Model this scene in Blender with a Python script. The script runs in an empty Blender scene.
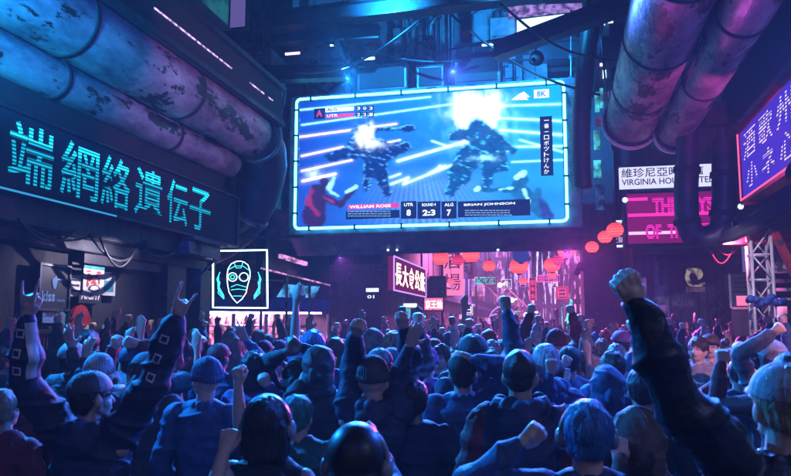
import bpy, bmesh, math, random
import numpy as np
from math import sin, cos, tan, atan2, radians, degrees, pi, sqrt
from mathutils import Vector, Matrix
random.seed(7); np.random.seed(7)
SC = bpy.context.scene
COL = SC.collection

# ------------------------------------------------------------------ camera
YAW = radians(12.4); PIT = radians(6.75); CZ = 1.9
cam_d = bpy.data.cameras.new('camera'); cam = bpy.data.objects.new('camera', cam_d); COL.objects.link(cam)
cam.location = (0, 0, CZ); cam.rotation_euler = (radians(90) + PIT, 0, YAW)
cam_d.sensor_width = 36; cam_d.lens = 750 / 791 * 36; cam_d.clip_start = 0.05; cam_d.clip_end = 500
cam_d.dof.use_dof = True; cam_d.dof.focus_distance = 13; cam_d.dof.aperture_fstop = 5.6
SC.camera = cam
# ------------------------------------------------------------------ world, moonlight, exposure
w = bpy.data.worlds.new('World'); SC.world = w; w.use_nodes = True
nt = w.node_tree; nt.nodes.clear()
sky = nt.nodes.new('ShaderNodeTexSky'); sky.sky_type = 'NISHITA'; sky.sun_disc = False
sky.sun_elevation = radians(-1); sky.sun_rotation = radians(190)
bg = nt.nodes.new('ShaderNodeBackground'); bg.inputs['Strength'].default_value = 0.15
wo = nt.nodes.new('ShaderNodeOutputWorld')
nt.links.new(sky.outputs[0], bg.inputs['Color']); nt.links.new(bg.outputs[0], wo.inputs[0])
sl = bpy.data.lights.new('moonlight', 'SUN'); sl.energy = 0.12; sl.angle = radians(3); sl.color = (0.25, 0.4, 1.0)
so = bpy.data.objects.new('moonlight', sl); COL.objects.link(so); so.rotation_euler = (radians(58), 0, radians(8))
SC.view_settings.view_transform = 'Standard'; SC.view_settings.look = 'None'
SC.view_settings.exposure = 0.0; SC.view_settings.gamma = 1.0
SC.cycles.max_bounces = 6; SC.cycles.volume_bounces = 0; SC.cycles.diffuse_bounces = 3
SC.cycles.sample_clamp_indirect = 3.0; SC.cycles.sample_clamp_direct = 0
SC.cycles.use_denoising = True
SC.cycles.volume_max_steps = 64

# ------------------------------------------------------------------ rays through the photograph
Fv = np.array([-sin(YAW) * cos(PIT), cos(YAW) * cos(PIT), sin(PIT)]); Rv = np.array([cos(YAW), sin(YAW), 0.]); Uv = np.cross(Rv, Fv)
def ray(u, v): return Fv * 750 + Rv * (u - 395.5) + Uv * (238 - v)
def PY(u, v, Y): d = ray(u, v); d = d * Y / d[1]; return Vector((d[0], d[1], d[2] + CZ))
def PX(u, v, X): d = ray(u, v); d = d * X / d[0]; return Vector((d[0], d[1], d[2] + CZ))
def PD(u, v, D): d = ray(u, v) * D / 750; return Vector((d[0], d[1], d[2] + CZ))

# ------------------------------------------------------------------ tags
def tag(o, label=None, cat=None, group=None, kind=None):
    if label: o['label'] = label
    if cat: o['category'] = cat
    if group: o['group'] = group
    if kind: o['kind'] = kind
    return o
def link(o, parent=None):
    COL.objects.link(o)
    if parent is not None: o.parent = parent
    return o
def empty(name, loc=(0, 0, 0), rz=0, label=None, cat=None, group=None):
    o = bpy.data.objects.new(name, None); link(o); o.location = loc; o.rotation_euler = (0, 0, rz)
    o.empty_display_size = .2
    return tag(o, label, cat, group)
def kids(o): return [c for c in list(COL.objects) if c.parent == o]
def copy_tree(o, parent=None, ch=None):
    c = o.copy(); COL.objects.link(c)
    if parent is not None: c.parent = parent
    for k in list(o.children): copy_tree(k, c)
    return c

# ------------------------------------------------------------------ materials
M = {}
def nodes_of(m):
    m.use_nodes = True; n = m.node_tree; n.nodes.clear(); return n
def surf(name, c1, c2=None, rough=.6, metal=0., scale=6., bump=.15, det=6, chips=None, chipscale=3., r2=None, stretch=(1, 1, 1), bscale=None, sheen=0, coat=0, chip_t=.575):
    m = bpy.data.materials.new(name); n = nodes_of(m); N = n.nodes.new; L = n.links.new
    b = N('ShaderNodeBsdfPrincipled'); o = N('ShaderNodeOutputMaterial'); L(b.outputs[0], o.inputs[0])
    tc = N('ShaderNodeTexCoord'); mp = N('ShaderNodeMapping'); L(tc.outputs['Object'], mp.inputs[0]); mp.inputs['Scale'].default_value = stretch
    no = N('ShaderNodeTexNoise'); no.inputs['Scale'].default_value = scale; no.inputs['Detail'].default_value = det; no.inputs['Roughness'].default_value = .65
    L(mp.outputs[0], no.inputs['Vector'])
    mx = N('ShaderNodeMix'); mx.data_type = 'RGBA'; c2 = c2 or tuple(x * .5 for x in c1)
    rp = N('ShaderNodeMapRange'); rp.inputs['From Min'].default_value = .35; rp.inputs['From Max'].default_value = .65
    L(no.outputs[0], rp.inputs[0]); L(rp.outputs[0], mx.inputs[0])
    mx.inputs[6].default_value = (*c1, 1); mx.inputs[7].default_value = (*c2, 1)
    col = mx.outputs[2]
    b.inputs['Roughness'].default_value = rough; b.inputs['Metallic'].default_value = metal
    if r2 is not None:
        rr = N('ShaderNodeMapRange'); rr.inputs['From Min'].default_value = .3; rr.inputs['From Max'].default_value = .7
        rr.inputs['To Min'].default_value = rough; rr.inputs['To Max'].default_value = r2
        L(no.outputs[0], rr.inputs[0]); L(rr.outputs[0], b.inputs['Roughness'])
    if chips:
        n2 = N('ShaderNodeTexNoise'); n2.inputs['Scale'].default_value = chipscale; n2.inputs['Detail'].default_value = 9; n2.inputs['Roughness'].default_value = .7
        L(mp.outputs[0], n2.inputs['Vector'])
        r3 = N('ShaderNodeMapRange'); r3.inputs['From Min'].default_value = chip_t; r3.inputs['From Max'].default_value = chip_t + .025
        L(n2.outputs[0], r3.inputs[0])
        m2 = N('ShaderNodeMix'); m2.data_type = 'RGBA'; L(r3.outputs[0], m2.inputs[0]); L(col, m2.inputs[6]); m2.inputs[7].default_value = (*chips, 1); col = m2.outputs[2]
    L(col, b.inputs['Base Color'])
    if bump:
        nb = N('ShaderNodeTexNoise'); nb.inputs['Scale'].default_value = bscale or scale * 4; nb.inputs['Detail'].default_value = 5
        L(mp.outputs[0], nb.inputs['Vector'])
        bp = N('ShaderNodeBump'); bp.inputs['Strength'].default_value = bump; bp.inputs['Distance'].default_value = .02
        L(nb.outputs[0], bp.inputs['Height']); L(bp.outputs[0], b.inputs['Normal'])
    if sheen: b.inputs['Sheen Weight'].default_value = sheen
    if coat: b.inputs['Coat Weight'].default_value = coat
    M[name] = m; return m
def glow(name, c, s=5., noise=None):
    m = bpy.data.materials.new(name); n = nodes_of(m); e = n.nodes.new('ShaderNodeEmission'); o = n.nodes.new('ShaderNodeOutputMaterial')
    e.inputs[0].default_value = (*c, 1); e.inputs[1].default_value = s; n.links.new(e.outputs[0], o.inputs[0])
    if noise:
        t = n.nodes.new('ShaderNodeTexNoise'); tc = n.nodes.new('ShaderNodeTexCoord'); n.links.new(tc.outputs['Object'], t.inputs['Vector'])
        t.inputs['Scale'].default_value = noise; r = n.nodes.new('ShaderNodeMapRange'); r.inputs['From Min'].default_value = .4; r.inputs['From Max'].default_value = .62
        r.inputs['To Min'].default_value = s * .15; r.inputs['To Max'].default_value = s
        n.links.new(t.outputs[0], r.inputs[0]); n.links.new(r.outputs[0], e.inputs[1])
    M[name] = m; return m

surf('asphalt', (.04, .04, .045), (.025, .025, .03), .25, 0, 3, .4, r2=.6)
surf('dark_metal', (.035, .037, .045), (.02, .02, .025), .45, .5, 4, .25, r2=.65)
surf('black_metal', (.008, .008, .01), (.014, .014, .016), .75, .1, 5, .2)
surf('grey_metal', (.16, .17, .19), (.08, .085, .1), .35, .7, 3, .25, chips=(.03, .025, .025), r2=.6)
surf('pipe_paint', (.34, .34, .38), (.07, .07, .09), .40, .2, 1.6, .6, chips=(.018, .012, .012), chipscale=1.7, r2=.7, stretch=(1.5, .6, 1.5), bscale=7, det=9, chip_t=.548)
surf('pipe_dark', (.045, .045, .055), (.02, .02, .03), .35, .5, 3, .3, r2=.6)
surf('concrete', (.2, .19, .19), (.1, .1, .11), .85, 0, 2, .4)
surf('wall_dark', (.05, .045, .05), (.025, .022, .028), .7, 0, 2.5, .4, stretch=(1, 1, .4), r2=.9)
surf('wall_panel', (.07, .065, .075), (.035, .033, .04), .5, .3, 2, .3, chips=(.12, .07, .05), chipscale=4)
surf('corrugated', (.11, .13, .13), (.05, .06, .06), .45, .6, 6, .15, stretch=(1, 1, .2))
surf('red_paint', (.45, .03, .03), (.25, .02, .02), .45, .2, 3, .2, chips=(.05, .03, .03))
surf('blue_paint', (.05, .15, .5), (.03, .08, .3), .4, .2, 3, .2)
surf('white_paint', (.75, .75, .75), (.55, .55, .55), .4, .2, 5, .1)
surf('paper', (.7, .68, .65), (.5, .48, .45), .8, 0, 5, .05)
surf('paper_black', (.02, .022, .03), (.03, .03, .04), .5, 0, 5, .05)
surf('paper_red', (.6, .05, .04), (.4, .03, .03), .7, 0, 9, .05)
surf('paper_teal', (.05, .35, .4), (.03, .2, .25), .7, 0, 9, .05)
surf('paper_gold', (.7, .55, .35), (.35, .22, .1), .6, 0, 9, .05)
surf('paper_blue', (.25, .5, .85), (.15, .3, .6), .6, 0, 9, .05)
surf('rubber', (.012, .012, .014), (.02, .02, .02), .5, 0, 8, .1)
surf('tarp_blue', (.03, .12, .5), (.02, .08, .3), .6, 0, 4, .3)
surf('plant_leaf', (.05, .09, .03), (.1, .06, .03), .6, 0, 9, .1)

# ------------------------------------------------------------------ mesh builder
class MB:
    def __init__(s): s.v = []; s.f = []; s.mi = []; s.cur = 0; s.sm = []
    def mat(s, i): s.cur = i; return s
    def add(s, vs, fs, smooth=False):
        b = len(s.v); s.v += [tuple(v) for v in vs]
        for f in fs: s.f.append(tuple(b + i for i in f)); s.mi.append(s.cur); s.sm.append(smooth)
        return s
    def box(s, lo, hi, mtx=None):
        x0, y0, z0 = lo; x1, y1, z1 = hi
        vs = [(x0, y0, z0), (x1, y0, z0), (x1, y1, z0), (x0, y1, z0), (x0, y0, z1), (x1, y0, z1), (x1, y1, z1), (x0, y1, z1)]
        if mtx: vs = [mtx @ Vector(v) for v in vs]
        return s.add(vs, [(0, 3, 2, 1), (4, 5, 6, 7), (0, 1, 5, 4), (1, 2, 6, 5), (2, 3, 7, 6), (3, 0, 4, 7)])
    def quad(s, a, b, c, d): return s.add([a, b, c, d], [(0, 1, 2, 3)])
    def beam(s, a, b, w, h=None):
        a = Vector(a); b = Vector(b); h = h or w; d = (b - a); L = d.length
        if L < 1e-6: return s
        q = d.to_track_quat('Z', 'Y').to_matrix().to_4x4(); m = Matrix.Translation(a) @ q
        return s.box((-w / 2, -h / 2, 0), (w / 2, h / 2, L), m)
    def tube(s, path, r, n=10, closed=False, cap=True):
        P = [Vector(p) for p in path]; k = len(P); rs = r if isinstance(r, (list, tuple)) else [r] * k
        vs = []; prev = None
        for i in range(k):
            if closed: t = P[(i + 1) % k] - P[i - 1]
            else: t = P[min(i + 1, k - 1)] - P[max(i - 1, 0)]
            t.normalize()
            if prev is None:
                a = Vector((0, 0, 1)) if abs(t.z) < .9 else Vector((1, 0, 0)); x = t.cross(a).normalized()
            else: x = (prev - t * prev.dot(t)).normalized()
            prev = x; y = t.cross(x)
            for j in range(n):
                a = 2 * pi * j / n; vs.append(P[i] + (x * cos(a) + y * sin(a)) * rs[i])
        fs = []
        for i in range(k if closed else k - 1):
            for j in range(n):
                i2 = (i + 1) % k; fs.append((i * n + j, i * n + (j + 1) % n, i2 * n + (j + 1) % n, i2 * n + j))
        if cap and not closed: fs.append(tuple(reversed(range(n)))); fs.append(tuple((k - 1) * n + j for j in range(n)))
        return s.add(vs, fs, True)
    def ball(s, c, r, sc=(1, 1, 1), nu=16, nv=10):
        c = Vector(c); vs = []; fs = []
        for i in range(1, nv):
            p = pi * i / nv
            for j in range(nu):
                a = 2 * pi * j / nu; vs.append(c + Vector((sin(p) * cos(a) * sc[0], sin(p) * sin(a) * sc[1], cos(p) * sc[2])) * r)
        vs.append(c + Vector((0, 0, r * sc[2]))); vs.append(c - Vector((0, 0, r * sc[2]))); T = len(vs) - 2
        for i in range(nv - 2):
            for j in range(nu): fs.append((i * nu + j, (i + 1) * nu + j, (i + 1) * nu + (j + 1) % nu, i * nu + (j + 1) % nu))
        for j in range(nu): fs.append((T, j, (j + 1) % nu)); fs.append((T + 1, (nv - 2) * nu + (j + 1) % nu, (nv - 2) * nu + j))
        return s.add(vs, fs, True)
    def prism(s, poly, a, b, axis='Y'):   # poly in the plane across axis, extruded from a to b
        n = len(poly)
        f = {'Y': lambda p, t: (p[0], t, p[1]), 'X': lambda p, t: (t, p[0], p[1]), 'Z': lambda p, t: (p[0], p[1], t)}[axis]
        vs = [f(p, a) for p in poly] + [f(p, b) for p in poly]
        fs = [tuple(range(n)), tuple(reversed(range(n, 2 * n)))] + [(i, i + n, (i + 1) % n + n, (i + 1) % n) for i in range(n)]
        return s.add(vs, fs)
    def build(s, name, mats, parent=None, bevel=0, world=False):
        me = bpy.data.meshes.new(name); me.from_pydata(s.v, [], s.f)
        mats = mats if isinstance(mats, (list, tuple)) else [mats]
        for m in mats: me.materials.append(M[m] if isinstance(m, str) else m)
        me.polygons.foreach_set('material_index', s.mi); me.polygons.foreach_set('use_smooth', s.sm)
        bm = bmesh.new(); bm.from_mesh(me); bmesh.ops.recalc_face_normals(bm, faces=bm.faces); bm.to_mesh(me); bm.free()
        me.update(); o = bpy.data.objects.new(name, me); link(o, parent)
        if bevel:
            b = o.modifiers.new('bevel', 'BEVEL'); b.width = bevel; b.segments = 2; b.limit_method = 'ANGLE'; b.angle_limit = radians(40)
        if parent is not None and world: o.matrix_parent_inverse = parent_inv(parent)
        return o
def parent_inv(p):
    m = Matrix.Translation(p.location) @ p.rotation_euler.to_matrix().to_4x4()
    return m.inverted()

_tc = {}
def text_mesh(body, bold=0.0, extrude=0.0, flip=False):
    c = bpy.data.curves.new('text', 'FONT'); c.body = body; c.size = 1; c.offset = bold; c.extrude = extrude; c.resolution_u = 3
    c.align_x = 'LEFT'
    o = bpy.data.objects.new('text', c); COL.objects.link(o)
    dg = bpy.context.evaluated_depsgraph_get(); me = bpy.data.meshes.new_from_object(o.evaluated_get(dg))
    bpy.data.objects.remove(o); bpy.data.curves.remove(c); return me
def text(name, body, mat, o0, ox, oz, parent=None, bold=.0, depth=.01, shear=0):
    """lettering filling the rectangle from corner o0 (bottom left) along ox (width vector) and oz (height vector)"""
    if any(ord(ch_) > 0x2fff for ch_ in body): bold = min(bold, .008)
    me = text_mesh(body, bold, 0.0)
    n = len(me.vertices); co = np.empty(n * 3); me.vertices.foreach_get('co', co); co = co.reshape(-1, 3)
    lo = co.min(0); hi = co.max(0); t = (co[:, :2] - lo[:2]) / np.maximum(hi[:2] - lo[:2], 1e-6)
    o0 = np.array(o0); ox = np.array(ox); oz = np.array(oz)
    t[:, 0] += shear * t[:, 1]
    p = o0 + t[:, :1] * ox + t[:, 1:2] * oz
    me.vertices.foreach_set('co', p.ravel()); me.materials.clear(); me.materials.append(M[mat])
    for q in me.polygons: q.material_index = 0
    me.update(); me.name = name
    o = bpy.data.objects.new(name, me); link(o, parent)
    if parent is not None: o.matrix_parent_inverse = parent_inv(parent)
    if depth:
        s = o.modifiers.new('thickness', 'SOLIDIFY'); s.thickness = depth; s.offset = 0
    return o
def W(mb, name, mats, parent, bevel=0): return mb.build(name, mats, parent, bevel, world=True)
# ================================================================== THE SETTING
g = MB(); g.quad((-150, -60, 0), (150, -60, 0), (150, 250, 0), (-150, 250, 0)); tag(g.build('ground', 'asphalt'), kind='structure')
g = MB(); g.box((-6.1, -12, .004), (-5.3, 60, .12)); g.box((3.4, -12, .004), (4.3, 18.9, .12)); tag(g.build('pavement', 'concrete', bevel=.015), kind='structure')

# ---- dark shopfront building on the near left
b = empty('building', (-7, 8, 0), 0, 'dark metal clad shopfront building carrying the long cyan sign', 'building')
m = MB(); m.box((-9, -6, 0), (-6.2, 12.0, 10)); W(m, 'wall', 'wall_dark', b)
m = MB(); m.box((-6.2, 5.5, 3.02), (-5.75, 10.5, 3.3)); m.box((-6.2, 5.5, 2.86), (-5.95, 11.9, 3.018)); W(m, 'lintel_beam', 'dark_metal', b, .01)
m = MB(); m.box((-6.2, 4.0, 4.25), (-5.7, 12.0, 4.62)); W(m, 'upper_beam', 'black_metal', b, .01)
m = MB()
for i in range(60):
    y = 6.8 + i * .06; m.prism([(-6.18, y), (-6.18, y + .06), (-6.12, y + .045), (-6.12, y + .015)], .9, 1.82, 'Z')
W(m, 'corrugated_panel', 'corrugated', b)
m = MB(); m.box((-6.19, 6.8, 1.82), (-6.08, 10.5, 1.87)); W(m, 'shelf', 'dark_metal', b)
m = MB(); m.box((-6.18, 10.6, 0.12), (-5.95, 11.2, 2.86)); m.box((-6.18, 11.6, .12), (-5.9, 11.98, 2.855)); W(m, 'pillar', 'wall_panel', b, .01)
m = MB(); m.box((-6.18, 8.6, 2.72), (-6.02, 10.55, 2.855)); W(m, 'panel', 'wall_panel', b, .008)
m = MB()
for y in (11.26, 11.36, 11.46): m.tube([(-6.1, y, .15), (-6.1, y, 2.86)], .05, 8)
W(m, 'drain_pipe', 'dark_metal', b)
# cables slung under the sign
for k, (y0, y1, sag, z) in enumerate([(7.0, 8.3, .12, 3.03), (8.2, 9.5, .28, 3.04), (8.4, 9.3, .34, 3.02), (6.9, 7.9, .2, 3.05), (9.3, 10.2, .1, 3.0)]):
    m = MB(); P = [Vector((-5.72 + .02 * k, y0 + (y1 - y0) * t / 10, z - sag * sin(pi * t / 10))) for t in range(11)]
    m.tube(P, .014, 6)
    tag(m.build('cable', 'rubber'), ['thin black cable drooping under the left end of the cyan sign', 'deepest sagging black cable under the middle of the cyan sign',
        'black cable sagging beside the deepest one under the cyan sign', 'slack black cable at the frame edge under the cyan sign', 'short nearly taut black cable right of the sagging ones under the cyan sign'][k], 'cable', 'cables under the cyan sign')

# ---- cyan LED sign
def led(name, c, s, per=.045, top=None, lo=.06):
    m_ = bpy.data.materials.new(name); n = nodes_of(m_); N = n.nodes.new; L = n.links.new
    e = N('ShaderNodeEmission'); o = N('ShaderNodeOutputMaterial'); L(e.outputs[0], o.inputs[0]); e.inputs[0].default_value = (*c, 1)
    tc = N('ShaderNodeNewGeometry'); sx = N('ShaderNodeSeparateXYZ'); L(tc.outputs['Position'], sx.inputs[0])
    a = N('ShaderNodeMath'); a.operation = 'MULTIPLY'; a.inputs[1].default_value = 2 * pi / per; L(sx.outputs[2], a.inputs[0])
    q = N('ShaderNodeMath'); q.operation = 'SINE'; L(a.outputs[0], q.inputs[0])
    r = N('ShaderNodeMapRange'); r.inputs['From Min'].default_value = -.3; r.inputs['From Max'].default_value = .5; r.inputs['To Min'].default_value = lo * s; r.inputs['To Max'].default_value = s
    L(q.outputs[0], r.inputs[0])
    if top:
        t_ = N('ShaderNodeMapRange'); t_.inputs['From Min'].default_value = top; t_.inputs['From Max'].default_value = top + .03; t_.inputs['To Min'].default_value = 1; t_.inputs['To Max'].default_value = 3.2; L(sx.outputs[2], t_.inputs[0])
        k_ = N('ShaderNodeMath'); k_.operation = 'MULTIPLY'; L(r.outputs[0], k_.inputs[0]); L(t_.outputs[0], k_.inputs[1]); L(k_.outputs[0], e.inputs[1])
    else: L(r.outputs[0], e.inputs[1])
    M[name] = m_
led('led_cyan', (.01, .52, .8), 1.15, .04, 3.9, .16); led('led_cyan_bright', (.03, .75, 1.), 2.2, .05)
surf('sign_face', (.006, .012, .02), (.004, .01, .016), .85, 0, 3, .1)
X = -5.62
s = empty('shop_sign', (X, 9.4, 3.3), 0, 'long black box sign with cyan scan-line characters over the shopfront', 'sign')
m = MB(); m.box((X - .13, 5.6, 3.34), (X - .01, 12.35, 4.17)); W(m, 'box', 'sign_face', s, .01)
m = MB()
for z0, z1 in ((3.305, 3.337), (4.173, 4.205)): m.box((X - .14, 5.55, z0), (X + .03, 12.4, z1))
m.box((X - .14, 12.352, 3.337), (X + .03, 12.4, 4.173)); W(m, 'frame', 'dark_metal', s)
glow('sign_underglow', (.05, .45, .9), .8)
m = MB(); m.box((X + .032, 5.6, 3.31), (X + .04, 8.6, 3.33)); W(m, 'edge_light', 'sign_underglow', s)
edges = [(2, 52), (56, 98), (98, 130), (132, 163), (165, 188), (188, 211)]
for ch, (u0, u1) in zip('端網絡遺伝子', edges):
    y0 = PX(u0, 220, X)[1]; y1 = PX(u1, 220, X)[1]; w_ = y1 - y0
    text('lettering', ch, 'led_cyan', (X + .004, y0 + w_ * .04, 3.43), (0, w_ * .92, 0), (0, 0, .66), s, .03, 0, 0)
# ---- posters on the left wall
def wallrect(u0, v0, u1, v1, X=-6.08):
    a = PX(u0, v0, X); c = PX(u1, v1, X); return a[1], c[1], c[2], a[2]     # y0,y1,z0,z1
def poster(uv, mat, label, X=-6.08, frame=None, cat='poster', shapes=None, th=.012, tilt=0):
    y0, y1, z0, z1 = wallrect(*uv, X); p = empty('poster', (X, (y0 + y1) / 2, z0), 0, label, cat, 'posters on the left wall')
    m = MB(); m.box((X - th, y0, z0), (X, y1, z1)); W(m, 'sheet', mat, p)
    if frame:
        m = MB(); t = .03
        m.box((X - th, y0 - t, z0 - t), (X + .02, y0, z1 + t)); m.box((X - th, y1, z0 - t), (X + .02, y1 + t, z1 + t))
        m.box((X - th, y0, z0 - t), (X + .02, y1, z0)); m.box((X - th, y0, z1), (X + .02, y1, z1 + t)); W(m, 'frame', frame, p)
    return p, y0, y1, z0, z1
def blob(m, y, z, ry, rz, X, n=14, wob=0., seed=0):
    rr = random.Random(seed); vs = [(X, y + ry * cos(2 * pi * i / n) * (1 + wob * rr.uniform(-1, 1)), z + rz * sin(2 * pi * i / n) * (1 + wob * rr.uniform(-1, 1))) for i in range(n)]
    m.add(vs, [tuple(range(n))])
p, y0, y1, z0, z1 = poster((41, 265, 67, 309), 'paper_black', 'tall black framed poster with pale blue word kiss', frame='grey_metal')
w_ = y1 - y0; h_ = z1 - z0
text('lettering', 'kiss', 'paper_blue', (-6.072, y0 + .06 * w_, z0 + .16 * h_), (0, .46 * w_, 0), (0, 0, .26 * h_), p, .03, 0)
text('lettering', 'ROCK', 'paper_blue', (-6.072, y0 + .6 * w_, z0 + .17 * h_), (0, .3 * w_, 0), (0, 0, .05 * h_), p, .01, 0)
m = MB(); blob(m, y0 + .5 * w_, z0 + .62 * h_, .05, .08, -6.072, wob=.3, seed=1); blob(m, y0 + .62 * w_, z0 + .7 * h_, .1, .012, -6.071, wob=.3, seed=2); W(m, 'drawing', 'paper_blue', p)
p, y0, y1, z0, z1 = poster((69, 273, 85, 297), 'paper', 'pale printed sheet half hidden behind the red and white poster', X=-6.09)
m = MB()
for i in range(6): m.box((-6.088, y0 + .05, z0 + .06 + i * .07), (-6.084, y1 - .06 - .08 * (i % 2), z0 + .085 + i * .07))
W(m, 'print', 'paper_black', p)
p, y0, y1, z0, z1 = poster((100, 274, 115, 296), 'paper', 'pale blank sheet right of the red and white poster', X=-6.09)
m = MB(); m.box((-6.088, y0 + .1, z0 + .05), (-6.084, y1 - .05, z0 + .2)); W(m, 'print', 'paper_teal', p)
p, y0, y1, z0, z1 = poster((84, 265, 103, 295), 'paper', 'red and white poster with teal top band, the centre of the cluster', X=-6.06)
w_ = y1 - y0; h_ = z1 - z0
m = MB(); m.box((-6.058, y0, z1 - .1 * h_), (-6.054, y1, z1)); W(m, 'band', 'paper_teal', p)
m = MB()
for i, (a, c, ra, rc) in enumerate([(.3, .6, .14, .14), (.6, .66, .2, .07), (.5, .42, .12, .1), (.25, .8, .12, .03), (.72, .8, .14, .04), (.75, .45, .04, .16), (.2, .35, .05, .1)]):
    blob(m, y0 + a * w_, z0 + c * h_, ra * w_, rc * h_, -6.056 + i * .0006, wob=.45, seed=i)
W(m, 'drawing', 'paper_red', p)
m = MB(); blob(m, y0 + .52 * w_, z0 + .22 * h_, .3 * w_, .13 * h_, -6.05, wob=.2, seed=4); W(m, 'drawing', 'paper_black', p)
m = MB(); blob(m, y0 + .52 * w_, z0 + .22 * h_, .22 * w_, .09 * h_, -6.046, wob=.2, seed=4); W(m, 'drawing', 'paper', p)
p, y0, y1, z0, z1 = poster((79, 295, 101, 304), 'paper_black', 'black and white lettered sticker under the red and white poster', X=-6.045)
text('lettering', 'NIGHT', 'paper', (-6.043, y0 + .04, z0 + .05), (0, (y1 - y0) * .85, 0), (0, 0, .11), p, .04, 0, .1)
p, y0, y1, z0, z1 = poster((43, 311, 57, 323), 'paper_blue', 'small pale blue card under the black framed poster')
text('lettering', 'Shells', 'paper_black', (-6.072, y0 + .04, z0 + .08), (0, (y1 - y0) * .8, 0), (0, 0, .08), p, .03, 0)
m = MB(); blob(m, PX(64, 318, -6.05)[1], 2.0, .09, .09, -6.07, wob=.3, seed=8); o = m.build('sticker', 'paper_teal'); tag(o, 'small torn teal sticker between the blue card and the red arch', 'sticker')
o.modifiers.new('t', 'SOLIDIFY').thickness = .006
a = PX(83, 323, -6.02)
m = MB(); vs = [(a[1] + .22 * cos(pi * i / 14), 1.88 + .3 * sin(pi * i / 14)) for i in range(15)]; m.prism(vs, -6.1, -6.05, 'X')
o = tag(m.build('arch_board', 'red_paint'), 'dark red arched board standing on the shelf below the posters', 'board')
for k, (uv, mt, lb) in enumerate([((77, 319, 91, 323), 'paper_gold', 'small yellowish label strip in front of the red arched board'), ((103, 321, 117, 324), 'paper_blue', 'small pale label strip on the shelf right of the arched board')]):
    y0, y1, z0, z1 = wallrect(*uv, -6.03); m = MB(); m.box((-6.05, y0, 1.872), (-6.03, y1, 1.93)); tag(m.build('label_strip', mt), lb, 'label')

# ---- ducts: two large pipes overhead left, two overhead right
def pipe_run(cx, cz, r, y0, y1, bands, name, label, mat='pipe_paint', n=36, seams=True, flange=False):
    p = empty(name, (cx, y0, CZ + cz), 0, label, 'pipe')
    m = MB(); ys = np.arange(y0, y1 + .01, .4); ys[-1] = y1
    m.tube([(cx, y, CZ + cz) for y in ys], r, n); W(m, 'shell', mat, p)
    for y in bands:
        m = MB(); m.tube([(cx, y - .035, CZ + cz), (cx, y - .03, CZ + cz), (cx, y + .03, CZ + cz), (cx, y + .035, CZ + cz)], [r + .001, r + .014, r + .014, r + .001], n); W(m, 'band', 'black_metal', p)
    if flange:
        m = MB(); m.tube([(cx, y1 - .16, CZ + cz), (cx, y1 - .15, CZ + cz), (cx, y1 - .02, CZ + cz), (cx, y1 - .01, CZ + cz)], [r + .001, r + .07, r + .07, r + .001], n); W(m, 'flange', 'white_paint', p)
        m = MB(); m.tube([(cx, y1 - .3, CZ + cz), (cx, y1 - .29, CZ + cz), (cx, y1 - .2, CZ + cz), (cx, y1 - .19, CZ + cz)], [r + .001, r + .04, r + .04, r + .001], n); W(m, 'gasket', 'black_metal', p)
    return p
pipe_run(-5.31, 3.385, .405, 2.5, 12.2, (4.6, 7.05, 9.6), 'overhead_pipe', 'thick worn painted pipe overhead lit cyan and violet, above the cyan sign')
pipe_run(-5.63, 2.83, .229, 2.5, 12.0, (5.1, 7.3, 9.9), 'overhead_pipe', 'thinner worn pipe slung just below the thick left pipe')
pipe_run(1.49, 4.14, .513, 3.0, 15.6, (5.2, 8.6, 10.9, 13.2), 'overhead_pipe', 'widest scuffed violet pipe overhead right, next to the big screen', flange=True)
pipe_run(2.25, 3.78, .315, 3.0, 15.4, (4.9, 7.4, 9.4, 12.0), 'overhead_pipe', 'narrower scuffed violet pipe along the right side of the widest one', flange=True)
# elbow of the left duct
def arc(c, r, a0, a1, ax, ay, n=14): return [Vector(c) + Vector(ax) * r * cos(a0 + (a1 - a0) * i / n) + Vector(ay) * r * sin(a0 + (a1 - a0) * i / n) for i in range(n + 1)]
p = empty('duct_elbow', (-5.3, 13, 3), 0, 'dark blue duct elbow bending down at the end of the left pipes', 'duct')
m = MB(); path = [Vector(q) for q in ((-5.31, 12.15, 5.285), (-5.31, 12.5, 5.27), (-5.33, 12.8, 5.15), (-5.38, 13.0, 4.93), (-5.48, 13.12, 4.65), (-5.62, 13.2, 4.35), (-5.82, 13.25, 4.05), (-6.08, 13.3, 3.8), (-6.4, 13.35, 3.6), (-7.2, 13.4, 3.3))]
m.tube(path, .42, 24); W(m, 'shell', 'pipe_dark', p)
for i in (1, 6):
    q = path[i]; d = (path[i + 1] - path[i - 1]).normalized(); m = MB(); m.tube([q - d * .05, q - d * .045, q + d * .045, q + d * .05], [.421, .45, .45, .421], 24); W(m, 'band', 'grey_metal', p)
# beam above the left pipes, with its dashed light strip
b = empty('walkway_beam', (-5.9, 9, 5.5), 0, 'black overhead walkway beam above the left pipes with dashed light strip', 'beam')
m = MB(); m.box((-7.5, 2, CZ + 3.64), (-4.93, 12.7, CZ + 4.42)); W(m, 'body', 'black_metal', b, .02)
m = MB(); m.box((-4.93, 2, CZ + 3.66), (-4.88, 12.7, CZ + 3.74)); m.box((-4.93, 2, CZ + 4.32), (-4.86, 12.7, CZ + 4.4)); W(m, 'flange', 'dark_metal', b)
glow('strip_pink', (.85, .55, 1), 1.6, 14)
for y0, y1 in ((8.2, 9.3), (9.35, 10.0), (10.05, 10.5), (11.2, 11.8), (12.0, 12.2)):
    m = MB(); m.box((-4.928, y0, CZ + 3.99), (-4.915, y1, CZ + 4.01)); W(m, 'light_strip', 'strip_pink', b)
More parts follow.
